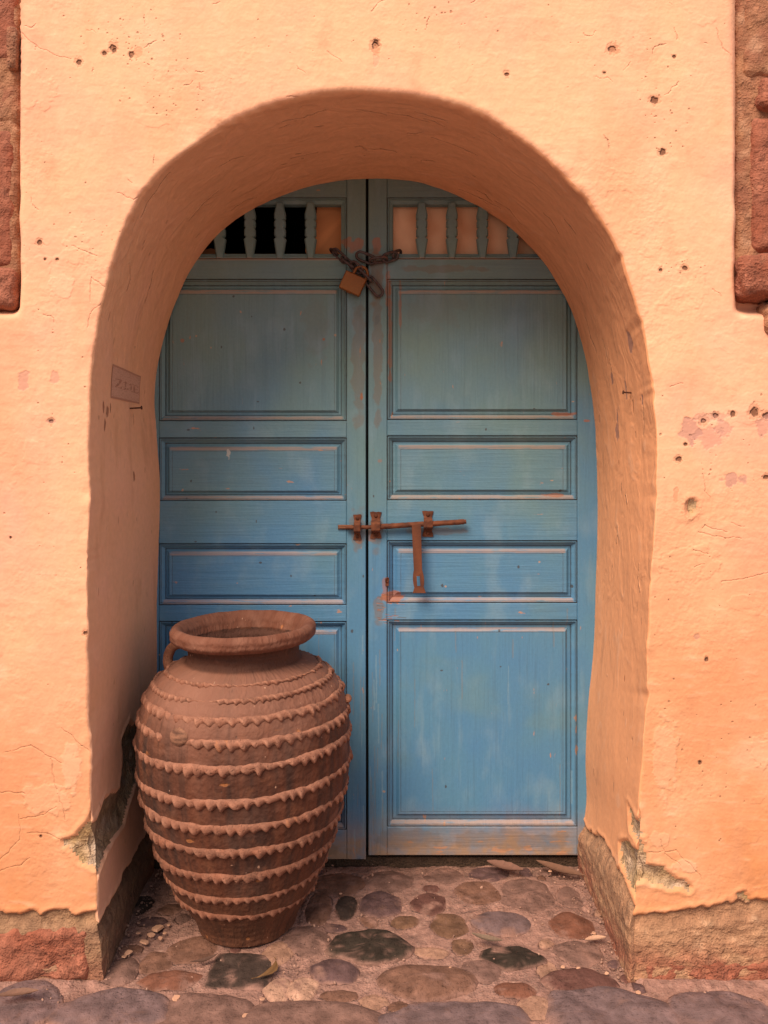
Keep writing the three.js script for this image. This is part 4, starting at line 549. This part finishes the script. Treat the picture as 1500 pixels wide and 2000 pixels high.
  STONES.forEach((s, q) => {
    const NA = s.far ? 18 : 44, rho = s.far ? [0, .5, .8, .95, 1, 1.03] : [0, .2, .4, .55, .68, .79, .87, .93, .97, 1, 1.015, 1.03], P = [], C = [], I = [], cs = Math.cos(s.th), sn = Math.sin(s.th);
    for (let k = 0; k < rho.length; k++) for (let i = 0; i < NA; i++) {
      const a = i / NA * Math.PI * 2, ca = Math.cos(a), sa = Math.sin(a), sup = s.poly(a) * (1 + .05 * n2(ca * 1.2 + q * 9, sa * 1.2) + .04 * n2(ca * 3 + q, sa * 3 + 5) + .025 * n2(ca * 9 + q, sa * 9));
      const p = rho[k], lx = ca * sup * s.rx * p, lz = sa * sup * s.rz * p, flat = Math.pow(Math.max(0, 1 - Math.pow(Math.min(p, 1), 2 + 4 * s.fl)), .62);
      let y = s.hgt * .62 * flat - (p > 1 ? .03 : p === 1 ? .004 : 0); if (k === 0 && i) { /* centre ring collapses */ }
      const x = s.x + lx * cs - lz * sn, z = s.z + lx * sn + lz * cs; y += p < 1 ? (.0035 * fbm3(x * 18, q, z * 18, 3) + .0016 * n3(x * 60, q, z * 60)) : 0; y += p < .99 ? (s.hgt * .34 * n2(x * 9 + q * 3, z * 9) + .004 * n2(x * 24 + q, z * 24)) * flat : 0; if (z < .10) y -= .012 * smooth(.10, .03, z);
      P.push(x, y, z);
      const n = fbm3(x * 26 + q, 0, z * 26, 4), m = fbm3(x * 90, q, z * 90, 3); let c = mixc(s.col.map(v => v * 1.25), s.col.map(v => v * 1.8), clamp(.35 + n * 1.5)); c = mixc(c, s.col.map(v => v * .7), clamp(m * 1.1)); c = mixc(c, [.40, .235, .19], clamp((s.z > .6 ? .25 : .8) * smooth(.10, .34, fbm3(x * 15 + q * 5, 3, z * 15, 4)) + .7 * smooth(.84, 1, p + .22 * n) + .3 * smooth(.1, .4, m))); C.push(...c.map(v => clamp(v)));
    }
    for (let k = 0; k < rho.length - 1; k++) for (let i = 0; i < NA; i++) { const j = (i + 1) % NA, a = k * NA + i, b = k * NA + j, c = a + NA, d = b + NA; if (k) I.push(a, b, d, a, d, c); else I.push(a, d, c); }
    const g = geoFrom(P, I, { color: C }); part('cobblestone', tri(g, 5), stoneMat, ground);
  });
  // mortar bed, finest where it is in view
  const xs = [], zs = []; for (let x = -2.3; x <= 2.3001; x += Math.abs(x) < .95 ? .0065 : .03) xs.push(x); for (let z = -.6; z <= 2.6; z += z > -.06 && z < .82 ? .0065 : .04) zs.push(z);
  const P = [], C = [], I = []; for (const z of zs) for (const x of xs) {
    let y = .006 * n2(x * 5, z * 5) + .005 * fbm2(x * 18 + 3, z * 18, 3) + .0028 * fbm2(x * 75, z * 75, 3);
    if (Math.abs(x) < 1.05 && z > -.06 && z < .84) { let near = 9; for (const s of STONES) { if (s.far && s.z > 1.1) continue; const dx = x - s.x, dz = z - s.z; if (Math.abs(dx) > .3 || Math.abs(dz) > .2) continue; const cs = Math.cos(s.th), sn = Math.sin(s.th), ex = (dx * cs + dz * sn) / s.rx, ez = (-dx * sn + dz * cs) / s.rz, e = Math.hypot(ex, ez) / s.poly(Math.atan2(ez, ex)); near = Math.min(near, e); } y += near < .76 ? -.014 : near < 1 ? lerp(-.014, .004, smooth(.76, .93, near)) : .004 * (1 - smooth(1.0, 1.5, near)); }
    y -= .012 * smooth(.10, .03, z); if (z < -.02) y = Math.min(y, -.012) - .012;
    const wall = z > ZW - .03 && Math.abs(x + .04) > .6 ? smooth(.60, .55, z) * .01 : 0; P.push(x, y + wall, z);
    const n = fbm2(x * 7 + 2, z * 7, 4), m = fbm2(x * 45, z * 45, 3); let c = mixc(M, [.48, .28, .225], clamp(.4 + n)); c = mixc(c, [.23, .13, .105], clamp(.2 + 1.1 * m - .5 * n)); c = mixc(c, [.62, .41, .33], .5 * smooth(.2, .45, fbm2(x * 60 + 9, z * 60, 3))); if (z < .12) c = mixc(c, [.30, .18, .14], .5 * smooth(.12, 0, z)); C.push(...c.map(v => clamp(v)));
  }
  const W = xs.length; for (let j = 0; j < zs.length - 1; j++) for (let i = 0; i < W - 1; i++) { const a = j * W + i; I.push(a, a + W, a + 1, a + 1, a + W, a + W + 1); }
  part('mortar_bed', tri(geoFrom(P, I, { color: C })), rubbleMat, ground);
  const far = new THREE.PlaneGeometry(400, 400, 40, 40).rotateX(-Math.PI / 2).translate(0, -.06, 0); part('street_surface', vcolor(tri(far), (x, y, z) => mixc([.36, .22, .17], [.28, .18, .14], clamp(.5 + n2(x * .3, z * .3)))), rubbleMat, ground);
}

// ------------------------------------------------------------------ dry leaves, flakes and grit
{
  const leafMat = new THREE.MeshStandardMaterial({ vertexColors: true, roughness: .8, side: THREE.DoubleSide });
  const leafGeo = (len, wid, bend, curl, cup, col, seed) => { const P = [], C = [], I = [], N = 22, M = 7; for (let i = 0; i <= N; i++) { const t = i / N, a = bend * (t - .5), w = wid * Math.pow(Math.sin(Math.PI * clamp(t * .96 + .02)), .8) * (1 + .1 * n2(t * 9, seed)), cx = len * (t - .5), cz = bend ? (Math.cos(a) - 1) * len / bend : 0; for (let j = 0; j <= M; j++) { const v = (j / M - .5) * 2, px = Math.sin(a) / (bend || 1) * len; P.push(bend ? px + Math.sin(a) * v * w * .5 * -1 : cx, .002 + cup * v * v * w + curl * (t - .5) ** 2 * len + .0012 * n2(t * 12, v * 2 + seed), cz + v * w * .5 * Math.cos(a)); const k = Math.abs(v) < .15 ? .75 : 1 + .25 * n2(t * 14 + seed, v * 3); C.push(...col.map(q => clamp(q * k))); if (i < N && j < M) { const o = i * (M + 1) + j; I.push(o, o + 1, o + M + 1, o + 1, o + M + 2, o + M + 1); } } } return geoFrom(P, I, { color: C }); };
  const lay = (px, py, lenPx, widPx, turn, o, label) => { const g = onGround(px, py, o.y ?? .018), d = CAMZ - g[2], m = thingMesh('dry_leaf', leafGeo(lenPx / FOCAL * d, widPx / FOCAL * d * (o.f ?? 1), o.bend ?? 0, o.curl ?? .3, o.cup ?? .25, o.col, px), leafMat, label, 'leaf', 'fallen leaves on the cobbles'); m.position.set(...g); m.rotation.set(o.rx ?? 0, turn * Math.PI / 180, o.rz ?? 0, 'YXZ'); };
  lay(532, 1897, 92, 17, 62, { bend: 2.2, col: [.16, .082, .028], y: .016, curl: -.05, cup: .08 }, 'yellowish curved leaf lying in front of the jar');
  lay(1092, 1703, 100, 26, -35, { bend: .3, col: [.15, .075, .045], y: .014, curl: .2 }, 'long brown leaf near the right end of the door sill');
  lay(985, 1698, 74, 30, -28, { bend: .2, col: [.17, .085, .06], y: .014 }, 'brown leaf against the gap under the right door leaf');
  lay(952, 1837, 62, 17, -22, { bend: -.4, col: [.16, .11, .075], y: .022, curl: .5 }, 'small curled leaf on the cobbles below the big oval grey stone');
  lay(400, 1878, 56, 11, 28, { bend: .6, col: [.09, .045, .03], y: .016 }, 'dark shrivelled leaf at the left foot of the jar');
  lay(1163, 1836, 44, 15, 12, { col: [.50, .31, .21], y: .018, curl: .15 }, 'pale leaf at the foot of the right footing');
  lay(35, 1944, 78, 22, 12, { bend: -.5, col: [.17, .09, .06], y: .03 }, 'brown leaf in the lower left corner by the red footing stone');
  const r = rng(66), flakeMat = new THREE.MeshStandardMaterial({ vertexColors: true, roughness: .95 });
  const flake = (s, seed) => { const N = 7, P = [], C = [], I = []; for (const [y, k] of [[-.5, .95], [.5, .85]]) { for (let i = 0; i < N; i++) { const a = i / N * 6.283, q = s * (.7 + .5 * n2(i * 1.3, seed)) * k; P.push(q * Math.cos(a) * 1.3, y * s * .28, q * Math.sin(a)); } P.push(0, y * s * .3, 0); } const c = mixc([.62, .36, .23], [.48, .27, .18], r()); for (let i = 0; i < P.length / 3; i++) C.push(...c); for (let i = 0; i < N; i++) { const j = (i + 1) % N, t = N + 1; I.push(i, j + t, j, i, i + t, j + t, N, i, j, t + N, j + t, i + t); } const g = geoFrom(P, I, { color: C }).toNonIndexed(); g.computeVertexNormals(); return g; };
  const flakes = [[308, 1813, 15, 'largest plaster flake of the small heap left of the jar'], [296, 1826, 9, 'plaster flake just below the largest one left of the jar'], [282, 1840, 10, 'pale plaster flake nearest the street left of the jar'], [313, 1832, 6], [270, 1822, 6], [330, 1806, 7], [322, 1822, 5], [250, 1860, 9, 'flat plaster flake on the mauve cobble left of the jar'], [243, 1868, 6], [345, 1949, 10, 'light chip between the two front cobbles left of the middle'], [513, 1951, 7], [482, 1985, 11, 'light chip beside the long front cobble below the jar'], [1160, 1822, 7], [1130, 1893, 7], [1185, 1901, 5], [1246, 1938, 7, 'light chip at the foot of the right corner'], [880, 1890, 4], [1100, 1888, 6], [1075, 1700, 6], [665, 1745, 4]];
  for (const [px, py, s, lab] of flakes) { const g = onGround(px, py, .014), d = CAMZ - g[2], m = thingMesh('plaster_flake', flake(s / FOCAL * d, px), flakeMat, lab ?? 'tiny chip of plaster lying between the cobbles', 'plaster chip', lab ? undefined : 'tiny plaster chips between the cobbles'); m.position.set(...g); m.rotation.set((r() - .5) * .5, r() * 6.3, (r() - .5) * .5); }
  // grit too fine to count
  const N = 1100, im = new THREE.InstancedMesh(new THREE.IcosahedronGeometry(1, 0), new THREE.MeshStandardMaterial({ roughness: .95 }), N), mm = new THREE.Matrix4(), q = new THREE.Quaternion(), e = new THREE.Euler();
  for (let i = 0; i < N; i++) { const edge = r() < .4; let x, z; if (edge) { z = .03 + .52 * r(); x = r() < .5 ? -.69 + .06 * r() * r() : .575 - .10 * r() * r(); } else { x = -.95 + 1.9 * r(); z = r() * .8; } if (Math.abs(x + .05) > .64 && z < ZW + .02) z = ZW + .03 + .1 * r(); const s = .0009 + .0032 * r() ** 3; e.set(r() * 6, r() * 6, r() * 6); mm.compose(new THREE.Vector3(x, .003 + .007 * r(), z), q.setFromEuler(e), new THREE.Vector3(s * 1.3, s * .7, s)); im.setMatrixAt(i, mm); im.setColorAt(i, new THREE.Color().setRGB(...mixc([.46, .28, .21], [.24, .135, .10], r()))); }
  shade(im); im.name = 'grit'; im.userData = { kind: 'stuff', label: 'fine pale grit and crumbs scattered over the cobbles', category: 'grit' }; scene.add(im);
}
renderer.render(scene, camera);
